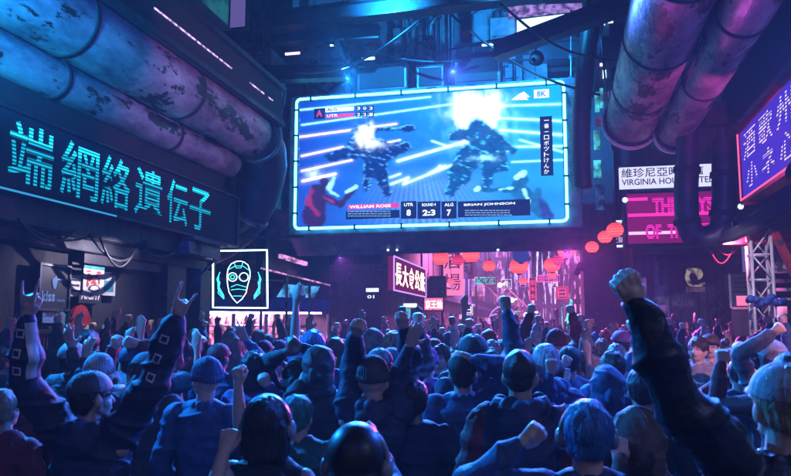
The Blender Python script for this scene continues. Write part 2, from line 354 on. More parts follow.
# beam above the right sign
b = empty('walkway_beam', (3.6, 9, 5.2), 0, 'black overhead walkway beam above the violet kana sign', 'beam')
m = MB(); m.box((3.02, 2, CZ + 3.46), (5.2, 14.6, CZ + 4.35)); W(m, 'body', 'black_metal', b, .02)
m = MB(); m.box((2.97, 2, CZ + 3.40), (5.0, 14.6, CZ + 3.457)); W(m, 'flange', 'dark_metal', b)
# small canopy at the end of the shopfront
q0 = PY(170, 240, 11.2); q1 = PY(211, 246, 12.6)
c = empty('canopy', (q0[0], 11.5, q0[2]), 0, 'small flat metal canopy between the cyan sign and the neon face', 'canopy')
m = MB(); m.box((-6.2, 10.55, 3.235), (-5.5, 11.75, 3.295)); W(m, 'roof_slab', 'wall_panel', c, .01)
m = MB(); m.box((-6.15, 10.6, 3.03), (-5.6, 11.7, 3.232)); W(m, 'housing', 'grey_metal', c, .01)
m = MB()
m.beam((-5.65, 11.6, 3.03), (-6.15, 11.6, 2.5), .04)
W(m, 'brace', 'grey_metal', c)

# ---- neon sign with the bearded goggled face
glow('neon_white', (.55, .95, 1), 5); glow('neon_teal', (.05, .8, .75), 2.6); glow('neon_pale', (.6, 1, 1), 3.2)
Yn = 12.9
n = empty('neon_sign', (-5.7, Yn, 2.3), 0, 'square white neon outline framing a teal neon goggled face', 'sign')
def np_(u, v, y=Yn): return PY(u, v, y)
def tubeline(pts, r, name, mat, parent, closed=False, k=6, Y=Yn, dy=0):
    m = MB(); m.tube([PY(u, v, Y) + Vector((0, dy, 0)) for u, v in pts], r, k, closed); return W(m, name, mat, parent)
def dens(pts, n=6):
    out = []
    for (a, b_), (c, d) in zip(pts, pts[1:]):
        for i in range(n): out.append((a + (c - a) * i / n, b_ + (d - b_) * i / n))
    out.append(pts[-1]); return out
sq = dens([(213, 251), (267, 250), (267.5, 308), (213, 307.5), (213, 251)], 8)
tubeline(sq, .015, 'frame_tube', 'neon_white', n)
def ell(cx, cy, a, b_, n_=16, t0=0, t1=2 * pi): return [(cx + a * cos(t0 + (t1 - t0) * i / n_), cy + b_ * sin(t0 + (t1 - t0) * i / n_)) for i in range(n_ + 1)]
tubeline([(227, 276), (228, 269), (231, 264), (236, 261.5), (240, 261), (244, 262), (248, 265), (250, 271), (250, 277), (247.5, 286), (246, 293), (242, 299), (237, 303), (232.5, 298), (229, 292), (227.5, 284), (227, 276)], .008, 'head_outline', 'neon_pale', n)
for cx in (232.5, 243.8): tubeline(ell(cx, 277, 4.4, 4.2), .008, 'eyeglass', 'neon_pale', n)
tubeline(ell(232.5, 277, 2, 2), .008, 'eyeglass', 'neon_teal', n)
for l in ([(228, 270), (235, 266), (243, 266), (250, 271)], [(234, 262), (236, 268), (241, 268), (243, 262)], [(236.8, 277), (239.5, 277)], [(231, 287), (237, 284.5), (246, 287)], [(231, 290), (238, 289), (246, 290)], [(233, 296), (242, 296)]): tubeline(l, .006, 'face_line', 'neon_teal', n)
for sgn, cx in ((-1, 222), (1, 256)):
    for k in range(4):
        tubeline([(cx + sgn * (2 + k), 272 + k * 3), (cx + sgn * (5 - k), 279 + k), (cx + sgn * (3 + k % 2), 287 + 2 * k), (cx - sgn * 2, 296 + k)], .007, 'side_swirl', 'neon_teal', n)
glow('neon_dim_panel', (.01, .12, .2), .35)
m = MB(); a = PY(216, 256, Yn); c = PY(264, 303, Yn)
m.box((a[0], Yn + .05, c[2]), (c[0], Yn + .052, a[2])); 
m = MB(); q = PY(214, 251, Yn); r_ = PY(266, 308, Yn)
for x in (q[0], r_[0]): m.box((x - .015, Yn + .03, r_[2] - .02), (x + .015, Yn + .08, q[2] + .3))
for z in (q[2], (q[2] + r_[2]) / 2, r_[2]): m.box((q[0] + .016, Yn + .035, z - .012), (r_[0] - .016, Yn + .06, z + .012))
W(m, 'rack', 'black_metal', n)
m = MB(); m.beam((-6.25, 13.0, 3.55), (-4.6, 13.0, 3.55), .05); W(m, 'hanger', 'black_metal', n)

# ---- food stall in the side recess
glow('tube_pink', (1, .5, .85), 14); glow('menu_pink', (1, .25, .5), 1.8, 9); glow('menu_blue', (.1, .45, 1), 1.2, 5)
A = Vector((-8.4, 16.4, 0)); Bv = Vector((-5.75, 18.4, 0)); dx = (Bv - A).normalized(); ang = atan2(dx.y, dx.x); Ls = (Bv - A).length
st = empty('food_stall', A, ang, 'pink lit food stall with angular roof behind the neon face sign', 'stall')
def S(name, mt, mb, bevel=0): return mb.build(name, mt, st, bevel)
m = MB(); m.box((0, 0, 0), (Ls, .5, .95)); S('counter', 'wall_panel', m, .01)
m = MB(); m.box((-.05, -.08, .955), (Ls + .05, .55, 1.0)); S('countertop', 'white_paint', m, .01)
m = MB(); m.box((0, 2.0, 0), (Ls, 2.1, 3.2)); S('back_wall', 'white_paint', m)
m = MB(); m.box((0, -.06, 2.22), (Ls - .25, -.02, 2.26)); S('light_tube', 'tube_pink', m)
m = MB(); m.box((0, -.1, 2.268), (Ls, .1, 2.35)); m.box((-.02, -.14, 2.352), (Ls + .02, .02, 2.6)); S('fascia', 'blue_paint', m, .01)
m = MB(); m.prism([(-.2, 2.6), (.5, 3.05), (Ls - .1, 2.95), (Ls + .25, 2.6)], -.2, 1.2, 'Y'); S('roof', 'dark_metal', m)
m = MB(); m.prism([(.9, 2.62), (1.15, 2.98), (1.75, 2.96), (1.5, 2.62)], -.26, -.205, 'Y'); S('roof_panel', 'red_paint', m)
m = MB(); m.prism([(1.85, 2.62), (2.05, 2.94), (2.95, 2.9), (2.8, 2.62)], -.26, -.205, 'Y'); S('roof_panel', 'menu_blue', m)
for x in (.05, .85, 1.65, 2.4, Ls - .05):
    m = MB(); m.box((x - .04, -.06, 1.002), (x + .04, .02, 2.218)); S('post', 'white_paint', m)
m = MB(); m.box((.1, 1.95, 1.15), (Ls - .4, 1.99, 1.9)); S('menu_board', 'menu_pink', m)
m = MB(); m.box((.1, 1.4, 1.93), (Ls - .1, 1.9, 1.97)); S('shelf', 'grey_metal', m)
rr = random.Random(3)
surf('jar_a', (.6, .25, .2), None, .3); surf('jar_b', (.5, .5, .6), None, .3)
for i in range(14):
    m = MB(); x = .25 + i * .2; h = rr.uniform(.1, .2); m.tube([(0, 0, 0), (0, 0, h), (0, 0, h + .03), (0, 0, h + .06)], [.05, .05, .02, .02], 10)
    o = m.build('bottle', ['jar_a', 'jar_b'][i % 2]); o.matrix_world = st.matrix_basis @ Matrix.Translation((0, 0, 0))
    wm = Matrix.Translation(A) @ Matrix.Rotation(ang, 4, 'Z') @ Matrix.Translation((x, 1.6, 1.971)); o.matrix_world = wm
    tag(o, '%s small bottle, %s from the left on the food stall shelf' % (['reddish', 'grey'][i % 2], 'first second third fourth fifth sixth seventh eighth ninth tenth eleventh twelfth thirteenth fourteenth'.split()[i]), 'bottle', 'bottles on the stall shelf')
for i, (x, c_) in enumerate(((.5, 'led_cyan_bright'), (1.25, 'menu_pink'), (2.1, 'neon_pale'))):
    m = MB(); m.box((x, -.1, 1.003), (x + .35, -.06, 1.28)); S('price_panel', c_, m)
# crooked awning roof edge over the stall
aw = empty('awning', (-6, 16, 3), 0, 'dark corrugated awning with violet lit edge above the food stall', 'awning')
e0 = PY(262, 267, 15.2); e1 = PY(330, 284, 18.2)
m = MB(); m.add([e0, e1, e1 + Vector((-.5, 1.5, .9)), e0 + Vector((-.5, 1.5, .9)), e0 - Vector((0, 0, .06)), e1 - Vector((0, 0, .06)), e1 + Vector((-.5, 1.5, .84)), e0 + Vector((-.5, 1.5, .84))],
    [(0, 1, 2, 3), (7, 6, 5, 4), (0, 4, 5, 1), (1, 5, 6, 2), (2, 6, 7, 3), (3, 7, 4, 0)]); W(m, 'roof_sheet', 'corrugated', aw)
glow('edge_pink', (.9, .35, .75), 1.3, 6); glow('edge_violet', (.6, .35, 1), .8, 6)
m = MB(); m.tube([e0 + (e1 - e0) * t / 12 + Vector((0, -.04, -.03)) for t in range(13)], .02, 6); W(m, 'edge_light', 'edge_pink', aw)
m = MB(); m.beam(PY(280, 256, 16), PY(306, 264, 17), .09); W(m, 'edge_light', 'edge_pink', aw)
m = MB(); 
for t in range(4): q = e0 + (e1 - e0) * (t / 3); m.tube([q, Vector((q[0], q[1], 0))], .03, 6)
W(m, 'post', 'grey_metal', aw)

# ---- left side beyond the recess: cross wall and the long facade
b = empty('building', (-5.6, 20, 0), 0, 'dark building on the left behind the scaffold, with balconies', 'building')
m = MB(); m.box((-20, 19.6, 0), (-4.7, 30, 14)); W(m, 'wall', 'wall_dark', b)
m = MB()
for z in (3.4, 5.6, 7.8, 10.0): m.box((-9, 19.2, z), (-4.4, 19.59, z + .16)); m.box((-4.69, 19.6, z), (-4.2, 30, z + .16))
W(m, 'balcony_slab', 'concrete', b)
m = MB()
rr = random.Random(5)
for z in (3.56, 5.76, 7.96):
    for i in range(12): m.tube([(-9 + i * .4, 19.24, z), (-9 + i * .4, 19.24, z + .9)], .02, 5)
    m.tube([(-9, 19.24, z + .9), (-4.4, 19.24, z + .9)], .025, 5)
W(m, 'railing', 'grey_metal', b)
glow('win_blue', (.1, .3, .9), .35, 3); glow('win_violet', (.5, .2, .8), .35, 3); glow('win_pink', (.9, .2, .55), .5, 3); glow('win_cyan', (.1, .8, .9), 1.0, 3)
for k in range(9):
    x = -8.6 + (k % 3) * 1.4; z = 4.2 + (k // 3) * 2.2; m = MB(); m.box((x, 19.55, z), (x + .8, 19.585, z + 1.1)); W(m, 'window', ['win_blue', 'win_violet', 'win_blue', 'win_blue'][k % 4], b)
m = MB(); m.box((-8.1, 18.9, 0), (-5.2, 19.15, 2.4)); 
# left far facades
def far_building(x0, x1, y0, y1, h, side, label, cols, seed):
    b = empty('building', ((x0 + x1) / 2, (y0 + y1) / 2, 0), 0, label, 'building'); rr = random.Random(seed)
    m = MB(); m.box((x0, y0, 0), (x1, y1, h)); W(m, 'wall', 'wall_dark', b)
    xf = x1 if side < 0 else x0; s_ = 1 if side < 0 else -1
    m = MB()
    for z in np.arange(3, h, 2.6): m.box((min(xf, xf + s_ * .25), y0, z), (max(xf, xf + s_ * .25), y1, z + .14)); 
    m.box((min(x0, x1) + .01, y0 - .2, 3), (max(x0, x1) - .01, y0 - .01, 3.14)); W(m, 'ledge', 'concrete', b)
    nwin = 0
    for z in np.arange(3.6, min(h, 12), 2.6):
        for y in np.arange(y0 + .6, y1 - 1, 2.1):
            if rr.random() < .45: continue
            m = MB(); a_ = xf + s_ * .01; c_ = xf + s_ * .04; m.box((min(a_, c_), y, z), (max(a_, c_), y + rr.uniform(.6, 1.2), z + rr.uniform(.8, 1.4))); W(m, 'window', rr.choice(cols), b); nwin += 1
    for y in np.arange(y0 + .5, y1 - 2, 3.0):
        m = MB(); a_ = xf + s_ * .01; c_ = xf + s_ * .08; m.box((min(a_, c_), y, .3), (max(a_, c_), y + 2.0, 2.5)); W(m, 'shop_window', rr.choice(['win_pink', 'win_pink', 'win_violet', 'win_pinkhot']), b)
    return b
glow('win_pinkhot', (1, .3, .6), 1.6, 2)
far_building(-14, -4.9, 30.3, 44, 16, -1, 'tall dark building on the left past the warm neon sign', ['win_pink', 'win_violet', 'win_blue'], 2)
far_building(-14, -5.0, 44.4, 62, 22, -1, 'farthest tall building along the left of the street', ['win_pink', 'win_violet'], 3)
far_building(3.0, 12, 26.5, 38, 15, 1, 'tall dark building on the right beyond the hotel sign', ['win_pink', 'win_violet', 'win_cyan'], 4)
far_building(3.4, 12, 38.4, 62, 22, 1, 'farthest tall building along the right of the street', ['win_pink', 'win_violet', 'win_cyan'], 6)

# ---- scaffold beside the stall
sc = empty('scaffold', (-5.6, 18.9, 0), 0, 'thin pink lit scaffold tower right of the food stall', 'scaffold')
m = MB(); xs = [PY(333, 300, 18.7)[0], PY(346, 300, 18.7)[0]]
for x in xs:
    for y in (18.5, 19.0): m.tube([(x, y, 0), (x, y, 3.3)], .022, 6)
W(m, 'upright', 'grey_metal', sc)
m = MB()
for i in range(6):
    z = .3 + i * .55; m.tube([(xs[0], 18.5, z), (xs[1], 18.5, z)], .015, 5); m.tube([(xs[0], 18.5, z), (xs[1], 18.5, z + .5)], .013, 5); m.tube([(xs[0], 19., z), (xs[0], 18.5, z)], .015, 5)
W(m, 'brace', 'grey_metal', sc)

# ---- signs on the left, beyond
def box_sign(name, Y, u0, v0, u1, v1, face, label, txt=None, tmat=None, frame='black_metal', depth=.15, rows=None, bold=.02, hang=True):
    a = PY(u0, v1, Y); c = PY(u1, v0, Y); s = empty(name, ((a[0] + c[0]) / 2, Y, a[2]), 0, label, 'sign')
    m = MB(); m.box((a[0], Y, a[2]), (c[0], Y + depth, c[2])); W(m, 'panel', face, s)
    m = MB(); t = .035
    m.box((a[0] - t, Y - .03, a[2] - t), (a[0] - .001, Y + depth, c[2] + t)); m.box((c[0] + .001, Y - .03, a[2] - t), (c[0] + t, Y + depth, c[2] + t))
    m.box((a[0], Y - .03, a[2] - t), (c[0], Y + depth, a[2] - .001)); m.box((a[0], Y - .03, c[2] + .001), (c[0], Y + depth, c[2] + t)); W(m, 'frame', frame, s)
    if rows:
        W_ = c[0] - a[0]; H_ = c[2] - a[2]
        for (tx, x0, z0, w_, h_) in rows:
            text('lettering', tx, tmat, (a[0] + x0 * W_, Y - .02, a[2] + z0 * H_), (w_ * W_, 0, 0), (0, 0, h_ * H_), s, bold, .006)
    if hang:
        m = MB()
        for x in (a[0] + .1, c[0] - .1): m.tube([(x, Y + depth / 2, c[2] + .03), (x, Y + depth / 2, c[2] + hang if hang is not True else c[2] + .8)], .015, 5)
        W(m, 'hanger', 'black_metal', s)
    return s
glow('face_white', (.75, .85, 1), 1.3); glow('text_pink', (1, .08, .5), 2.6); glow('text_warm', (1, .62, .42), 4.2); glow('face_magenta', (.35, .01, .12), .45)
box_sign('small_sign', 19.0, 366, 288, 379, 292, 'face_white', 'small white lit logo sign under the screen, left of the warm neon characters')
box_sign('small_sign', 19.0, 366, 294, 376, 299.5, 'black_metal', 'small black sign with white emblem under the white logo sign', 'S', 'face_white', rows=[('OCD', .1, .2, .8, .6)] and [('01', .15, .2, .7, .6)], hang=False).children
# warm neon character sign: parallel to the street
Xk = -4.0
s = empty('neon_sign', (Xk, 20, 3), 0, 'dark red panel with five glowing warm white neon characters', 'sign')
y0 = PX(394, 290, Xk)[1]; y1 = PX(426, 298, Xk)[1]; z0 = PX(394, 290, Xk)[2]; z1 = PX(394, 256, Xk)[2]
m = MB(); m.box((Xk - .15, y0, z0), (Xk - .01, y1, z1)); W(m, 'panel', 'face_magenta', s)
glow('rim_violet', (.55, .3, 1), 1.4)
m = MB()
for (a_, b_) in (((y0, z0), (y1, z0)), ((y1, z0), (y1, z1)), ((y1, z1), (y0, z1)), ((y0, z1), (y0, z0))): m.tube([(Xk, a_[0], a_[1]), (Xk, b_[0], b_[1])], .02, 6)
W(m, 'rim', 'rim_violet', s)
for i, ch in enumerate('長大食公鉄'):
    ww = (y1 - y0 - .3) / 5; text('lettering', ch, 'text_warm', (Xk + .01, y0 + .15 + i * ww, z0 + .14), (0, ww * .86, 0), (0, 0, (z1 - z0) - .28), s, .022, .01)
m = MB(); 
for y in (y0 + .3, y1 - .3): m.beam((Xk - .08, y, z1), (Xk - .08, y, z1 + .5), .05); m.beam((Xk - .08, y, z1 + .5), (-4.7, y, z1 + .5), .05)
W(m, 'bracket', 'black_metal', s)
box_sign('hanging_sign', 24, 430, 277, 445, 297, 'wall_panel', 'dim unlit green lettered sign right of the warm neon characters', tmat='menu_dim' if 'menu_dim' in M else 'paper_teal', rows=[('AREA', .1, .7, .8, .16), ('OPEN', .1, .45, .8, .16), ('24', .1, .2, .8, .14)])
glow('face_pink2', (1, .18, .35), 1.3)
box_sign('neon_sign', 23, 424.5, 298, 443, 310, 'face_pink2', 'small rosy sign with white characters below the dim green sign', tmat='text_warm', rows=[('京王仙', .05, .12, .9, .72)])
m = MB(); a = PY(420, 306, 23.2); b_ = PY(390, 308, 23.2)
p = empty('lit_shelf', a, 0, 'cyan and white lit canopy edge below the warm neon characters', 'canopy')
m.box((b_[0], 22.5, b_[2]), (a[0], 22.7, b_[2] + .12)); W(m, 'edge_light', 'face_white', p)
m = MB(); m.box((b_[0], 22.71, b_[2] - .02), (a[0], 24.5, b_[2] + .14)); W(m, 'slab', 'concrete', p)
m = MB(); m.box((b_[0] + .1, 22.9, 1.4), (b_[0] + .7, 23, b_[2] - .03)); W(m, 'window', 'win_cyan', p)
box_sign('small_sign', 22, 422, 315, 426, 318, 'win_cyan', 'tiny cyan lit box under the rosy sign', hang=False)
# ================================================================== BIG SCREEN
Ys = 16.0
SX0, SX1, SZ0, SZ1 = -5.84, .175, 4.10, 7.11
scr = empty('video_screen', (-2.83, Ys + .6, 4.1), 0, 'huge wide video screen with cyan neon edge showing a robot fight', 'screen')
surf('casing_blue', (.16, .18, .22), (.05, .06, .09), .4, .5, 2, .25, r2=.6)
m = MB(); m.prism([(Ys + .08, 3.98), (Ys + .08, 7.24), (Ys + 1.3, 7.3), (Ys + 1.3, 3.75), (Ys + .7, 3.55)], -6.05, .5, 'X'); W(m, 'casing', 'casing_blue', scr, .02)
# picture: a fine grid whose vertex colours are drawn here
nx, nz = 330, 165
uu = np.linspace(0, 1, nx); vv = np.linspace(0, 1, nz)
gx = SX0 + .05 + (SX1 - SX0 - .1) * uu; gz = SZ0 + .05 + (SZ1 - SZ0 - .1) * vv
GX, GZ = np.meshgrid(gx, gz)
# photo pixel of every point
dX, dY, dZ = GX, np.full_like(GX, Ys), GZ - CZ
fw = dX * Fv[0] + dY * Fv[1] + dZ * Fv[2]
U_ = 395.5 + 750 * (dX * Rv[0] + dY * Rv[1]) / fw; V_ = 238 - 750 * (dX * Uv[0] + dY * Uv[1] + dZ * Uv[2]) / fw
def hash2(a, b):
    h = np.sin(a * 127.1 + b * 311.7) * 43758.5453; return h - np.floor(h)
def vn(x, y):
    xi = np.floor(x); yi = np.floor(y); fx = x - xi; fy = y - yi; fx = fx * fx * (3 - 2 * fx); fy = fy * fy * (3 - 2 * fy)
    return (hash2(xi, yi) * (1 - fx) + hash2(xi + 1, yi) * fx) * (1 - fy) + (hash2(xi, yi + 1) * (1 - fx) + hash2(xi + 1, yi + 1) * fx) * fy
def fb(x, y, o=4):
    s = 0; a = .5
    for i in range(o): s = s + a * vn(x, y); x = x * 2.03; y = y * 2.03; a *= .5
    return s
def seg(x0, y0, x1, y1):
    px_, py_ = U_ - x0, V_ - y0; dx_, dy_ = x1 - x0, y1 - y0; t = np.clip((px_ * dx_ + py_ * dy_) / (dx_ * dx_ + dy_ * dy_ + 1e-9), 0, 1)
    return np.hypot(px_ - t * dx_, py_ - t * dy_), t
t = np.clip((U_ - 300) / 262, 0, 1)[..., None]; tv = np.clip((V_ - 88) / 130, 0, 1)[..., None]
img = (1 - t) * np.array([.004, .055, .5]) + t * np.array([.006, .24, .72])
img = img + tv * np.array([.01, .02, .0]) + (1 - tv) * t * np.array([.0, .18, .1])
img = img * (.75 + .5 * fb(U_ / 30, V_ / 18))[..., None]
# arena floor with converging slats
fl = np.clip((V_ - 165) / 20, 0, 1) * np.clip(1 - np.abs(U_ - 430) / 75, 0, 1)
slat = .5 + .5 * np.sign(np.sin((U_ - 415) / (V_ - 120) * 95))
img = img + (fl * (.1 + .35 * slat))[..., None] * np.array([.25, .35, .55])
def line(x0, y0, x1, y1, wd, c, k=1.):
    global img
    d, tt = seg(x0, y0, x1, y1); a = np.clip(wd - d + .5, 0, 1) * k; g_ = np.exp(-(d / (wd * 3)) ** 2) * .13 * k
    img = img + (a + g_)[..., None] * np.array(c)
wp = (1.5, 1.25, 1.9); wc = (.6, 1.9, 2.2); wb = (.7, 1.5, 2.4)
for L_ in [(300, 137, 396, 124, .8), (302, 156, 343, 147, .8), (302, 171, 352, 160, .8), (303, 181, 335, 174, 1.2), (350, 150, 400, 140, .5)]: line(*L_, wp)
for L_ in [(383, 187, 408, 178, 1.), (408, 178, 404, 184, .8), (404, 184, 470, 158, 1.), (398, 161, 475, 139, 1.3), (432, 141, 450, 147, .6), (383, 180, 400, 174, .8), (430, 173, 445, 166, 1), (440, 166, 437, 170, 1)]: line(*L_, wb)
for L_ in [(302, 125, 460, 103, .5), (300, 110, 430, 97, .5), (495, 118, 563, 121, .9), (500, 130, 563, 135, 1.1), (505, 147, 563, 146, .8), (520, 140, 563, 152, .6), (500, 106, 563, 104, .7), (470, 158, 512, 150, .6), (512, 162, 563, 160, .5)]: line(*L_, wc)
def splash(x, y, rx, ry, k, c=(1.4, 1.9, 2.2), ns=6.):
    global img
    n_ = .6 + .9 * (fb(U_ / ns + x, V_ / (ns * 1.6)) - .5) * 2; d = ((U_ - x) / rx) ** 2 + ((V_ - y) / ry) ** 2
    img = img + (np.exp(-d / np.maximum(n_, .15)) * k)[..., None] * np.array(c)
def dark(shape_d, c, soft=1.5, k=.9):
    global img
    a = (np.clip(.5 - shape_d / soft, 0, 1) * k)[..., None]; tex = (.5 + 1.1 * fb(U_ / 5, V_ / 5))[..., None]; img = img * (1 - a) + a * np.array(c) * tex
def limbs(segs, c, soft=2., wob=3., k=.9, seed=0):
    dd = np.full_like(U_, 1e3)
    for x0, y0, x1, y1, r0, r1 in segs:
        if wob > 3: r0 *= 1.35; r1 *= 1.35
        d, tt = seg(x0, y0, x1, y1); dd = np.minimum(dd, d - (r0 + (r1 - r0) * tt))
    dd = dd + (fb(U_ / 4 + seed, V_ / 4) - .5) * wob * 2; dark(dd, c, soft, k)
    if wob > 3:
        global img
        up = np.roll(dd, -2, 0); rim = np.clip(1 - np.abs(dd + 1.1) / .9, 0, 1) * (up > dd) * (fb(U_ / 9 + seed, V_ / 9) > .42)
        img = img + rim[..., None] * np.array((.15, .8, 1.3)) * .8
def detail(c_, rx, ry, col_, sd):
    global img
    m_ = (np.abs(U_ - c_[0]) < rx) & (np.abs(V_ - c_[1]) < ry) & (img.sum(-1) < .45); n_ = fb(U_ / 7 + V_ / 9 + sd * 7, V_ / 2.0 - U_ / 5 + sd, 3); a = np.clip((n_ - .60) * 12, 0, 1) * m_; img = img + a[..., None] * np.array(col_) * .7
splash(464, 112, 9, 26, 1.6); splash(492, 112, 9, 22, 1.4); splash(478, 106, 26, 14, .9); splash(480, 130, 40, 30, .4, (.2, .9, 1.1))
limbs([(360, 146, 384, 152, 9, 8), (330, 157, 358, 150, 3, 6), (384, 152, 408, 146, 6, 3), (375, 152, 380, 172, 8, 6), (380, 172, 388, 193, 5, 3), (372, 160, 366, 186, 5, 3), (352, 130, 412, 128, 1.5, 2)], (.002, .02, .14), wob=3.2, k=.97)
detail((384, 160), 42, 38, (.15, .6, 1.6), 3)
limbs([(478, 133, 494, 146, 10, 11), (494, 148, 500, 165, 8, 6), (452, 136, 476, 134, 3, 6), (496, 140, 512, 150, 6, 3), (470, 155, 458, 176, 9, 8), (458, 176, 450, 192, 6, 4), (490, 160, 486, 186, 6, 3)], (.002, .07, .24), wob=3.2, k=.97, seed=9)
detail((483, 158), 38, 38, (.1, 1.0, 1.5), 8)
splash(366, 134, 8, 12, 1.5, (1.3, 1.5, 1.8), 4); splash(372, 143, 14, 5, .8, (1., 1.3, 1.8), 4); splash(314, 174, 8, 6, .7, (.9, 1.2, 2))
splash(486, 158, 14, 3, .6, (.6, 1.4, 1.8), 3)
# seated commentators in the lower corners of the picture
limbs([(318, 192, 314, 216, 8, 12), (324, 182, 326, 186, 4.6, 4), (322, 196, 340, 205, 4, 3), (340, 205, 356, 188, 3, 2)], (.03, .003, .04), 1.5, 1.6)
limbs([(312, 190, 308, 204, 1.2, 2.5), (324, 197, 334, 203, 1.2, 1), (311, 206, 318, 214, 2, 1.5)], (.3, .02, .12), 1.2, 2.6, .8)
limbs([(334, 178, 329, 188, 1.5, 3), (346, 192, 356, 187, 1.2, 2.2), (331, 192, 338, 196, 1.6, 1)], (.35, .9, 1.), 1.2, 1., 1.)
limbs([(522, 180, 516, 186, 6.5, 5), (512, 190, 494, 190, 2.5, 1.8), (494, 190, 476, 189, 2, 3), (520, 192, 540, 208, 8, 9), (538, 190, 541, 214, 3, 4)], (.006, .12, .3), 1.5, 2., k=.95, seed=3)
limbs([(517, 177, 524, 173, 2.5, 2.5), (512, 188, 500, 189, .8, .8), (524, 190, 530, 204, 1., 1.), (478, 188, 476, 190, 2, 2)], (.4, 1.3, 1.5), 1., 2.)
limbs([(540, 200, 548, 216, 2, 6)], (.02, .05, .3), 1.5, 1.)
img = sum(np.roll(img, k_, 1) for k_ in (-1, 0, 1)) / 3
img *= .94 + .06 * np.sin(V_ * 3.0)[..., None]
img = np.clip(img, 0, 3)
verts = np.stack([GX.ravel(), np.full(nx * nz, Ys), GZ.ravel()], 1)
idx = np.arange(nx * nz).reshape(nz, nx); fq = np.stack([idx[:-1, :-1], idx[:-1, 1:], idx[1:, 1:], idx[1:, :-1]], -1).reshape(-1, 4)
me = bpy.data.meshes.new('picture'); me.vertices.add(len(verts)); me.vertices.foreach_set('co', verts.ravel())
me.loops.add(fq.size); me.loops.foreach_set('vertex_index', fq.ravel().astype(np.int32)); me.polygons.add(len(fq)); me.polygons.foreach_set('loop_start', np.arange(0, fq.size, 4, dtype=np.int32))
me.update(calc_edges=True)
ca = me.color_attributes.new('picture', 'FLOAT_COLOR', 'POINT'); ca.data.foreach_set('color', np.concatenate([img.reshape(-1, 3), np.ones((nx * nz, 1))], 1).astype(np.float32).ravel())
mt = bpy.data.materials.new('screen_picture'); n_ = nodes_of(mt); at = n_.nodes.new('ShaderNodeAttribute'); at.attribute_name = 'picture'; em = n_.nodes.new('ShaderNodeEmission'); ou = n_.nodes.new('ShaderNodeOutputMaterial')
n_.links.new(at.outputs['Color'], em.inputs[0]); em.inputs[1].default_value = 1.6; n_.links.new(em.outputs[0], ou.inputs[0]); M['screen_picture'] = mt; SCREEN_EM = em
me.materials.append(mt); po = bpy.data.objects.new('picture', me); link(po, scr); po.matrix_parent_inverse = parent_inv(scr)
m = MB(); m.box((SX0 + .03, Ys + .004, SZ0 + .03), (SX1 - .03, Ys + .079, SZ1 - .03)); W(m, 'panel', 'black_metal', scr)
# neon border
glow('neon_border', (.07, .66, 1.0), 12.0)
def rrect(x0, x1, z0, z1, r, Y, k=6):
    out = []
    for cx, cz, a0 in ((x1 - r, z1 - r, 0), (x0 + r, z1 - r, pi / 2), (x0 + r, z0 + r, pi), (x1 - r, z0 + r, 1.5 * pi)):
        for i in range(k + 1): a_ = a0 + i * pi / 2 / k; out.append(Vector((cx + r * cos(a_), Y, cz + r * sin(a_))))
    return out
m = MB(); m.tube(rrect(SX0, SX1, SZ0, SZ1, .1, Ys - .06), .03, 8, closed=True); W(m, 'neon_tube', 'neon_border', scr)
cl = [(SX0 + .35 + i * 1.06, z, 1) for i in range(6) for z in (SZ0, SZ1)] + [(x, SZ0 + .35 + i * .6, 0) for i in range(5) for x in (SX0, SX1)]
for x, z, h_ in cl:
    m = MB(); a_, b_ = (.02, .055) if h_ else (.055, .02); m.box((x - a_, Ys - .11, z - b_), (x + a_, Ys + .02, z + b_)); W(m, 'clip', 'black_metal', scr)
# overlay graphics of the broadcast
glow('hud_white', (.85, .95, 1), 1.3); glow('hud_pink', (.85, .05, .3), 1.1); glow('hud_navy', (.01, .04, .22), .5); glow('hud_dim', (.35, .6, .9), .8)
def sbox(name, mt, u0, v0, u1, v1, k=1, parent=scr):
    a = PY(u0, v1, Ys); c = PY(u1, v0, Ys); m = MB(); y = Ys - .004 * k; m.quad((a[0], y, a[2]), (c[0], y, a[2]), (c[0], y, c[2]), (a[0], y, c[2])); return W(m, name, mt, parent)
def stext(tx, mt, u0, v0, u1, v1, k=3, bold=.02):
    a = PY(u0, v1, Ys); c = PY(u1, v0, Ys); return text('lettering', tx, mt, (a[0], Ys - .004 * k, a[2]), (c[0] - a[0], 0, 0), (0, 0, c[2] - a[2]), scr, bold, 0)
sbox('badge', 'hud_navy', 314, 108, 325, 119.5); sbox('score_bar', 'hud_white', 325.5, 106.5, 354, 112.5); sbox('score_bar', 'hud_pink', 325.5, 113, 354, 118.5)
stext('ALG', 'hud_navy', 327, 108, 337, 111.5); stext('UTR', 'hud_white', 327, 114, 338, 117.5); stext('A', 'hud_pink', 316.5, 110, 322.5, 117, bold=.04)
for i in range(6): c_ = 356 + (i % 3) * 6.2; r_ = 105.6 + (i // 3) * 6.2; sbox('score_box', 'hud_navy', c_, r_, c_ + 5.6, r_ + 5.6)
for i, d_ in enumerate('303221'): c_ = 357 + (i % 3) * 6.2; r_ = 106.8 + (i // 3) * 6.2; stext(d_, 'hud_white', c_, r_, c_ + 3.4, r_ + 3.4)
sbox('name_bar', 'hud_pink', 348, 203, 399, 209.3); stext('WILLIAM ROSE', 'hud_white', 349.5, 204.2, 391, 208.6, bold=.03)
sbox('caption_box', 'hud_navy', 346, 209.8, 399.5, 219.5)
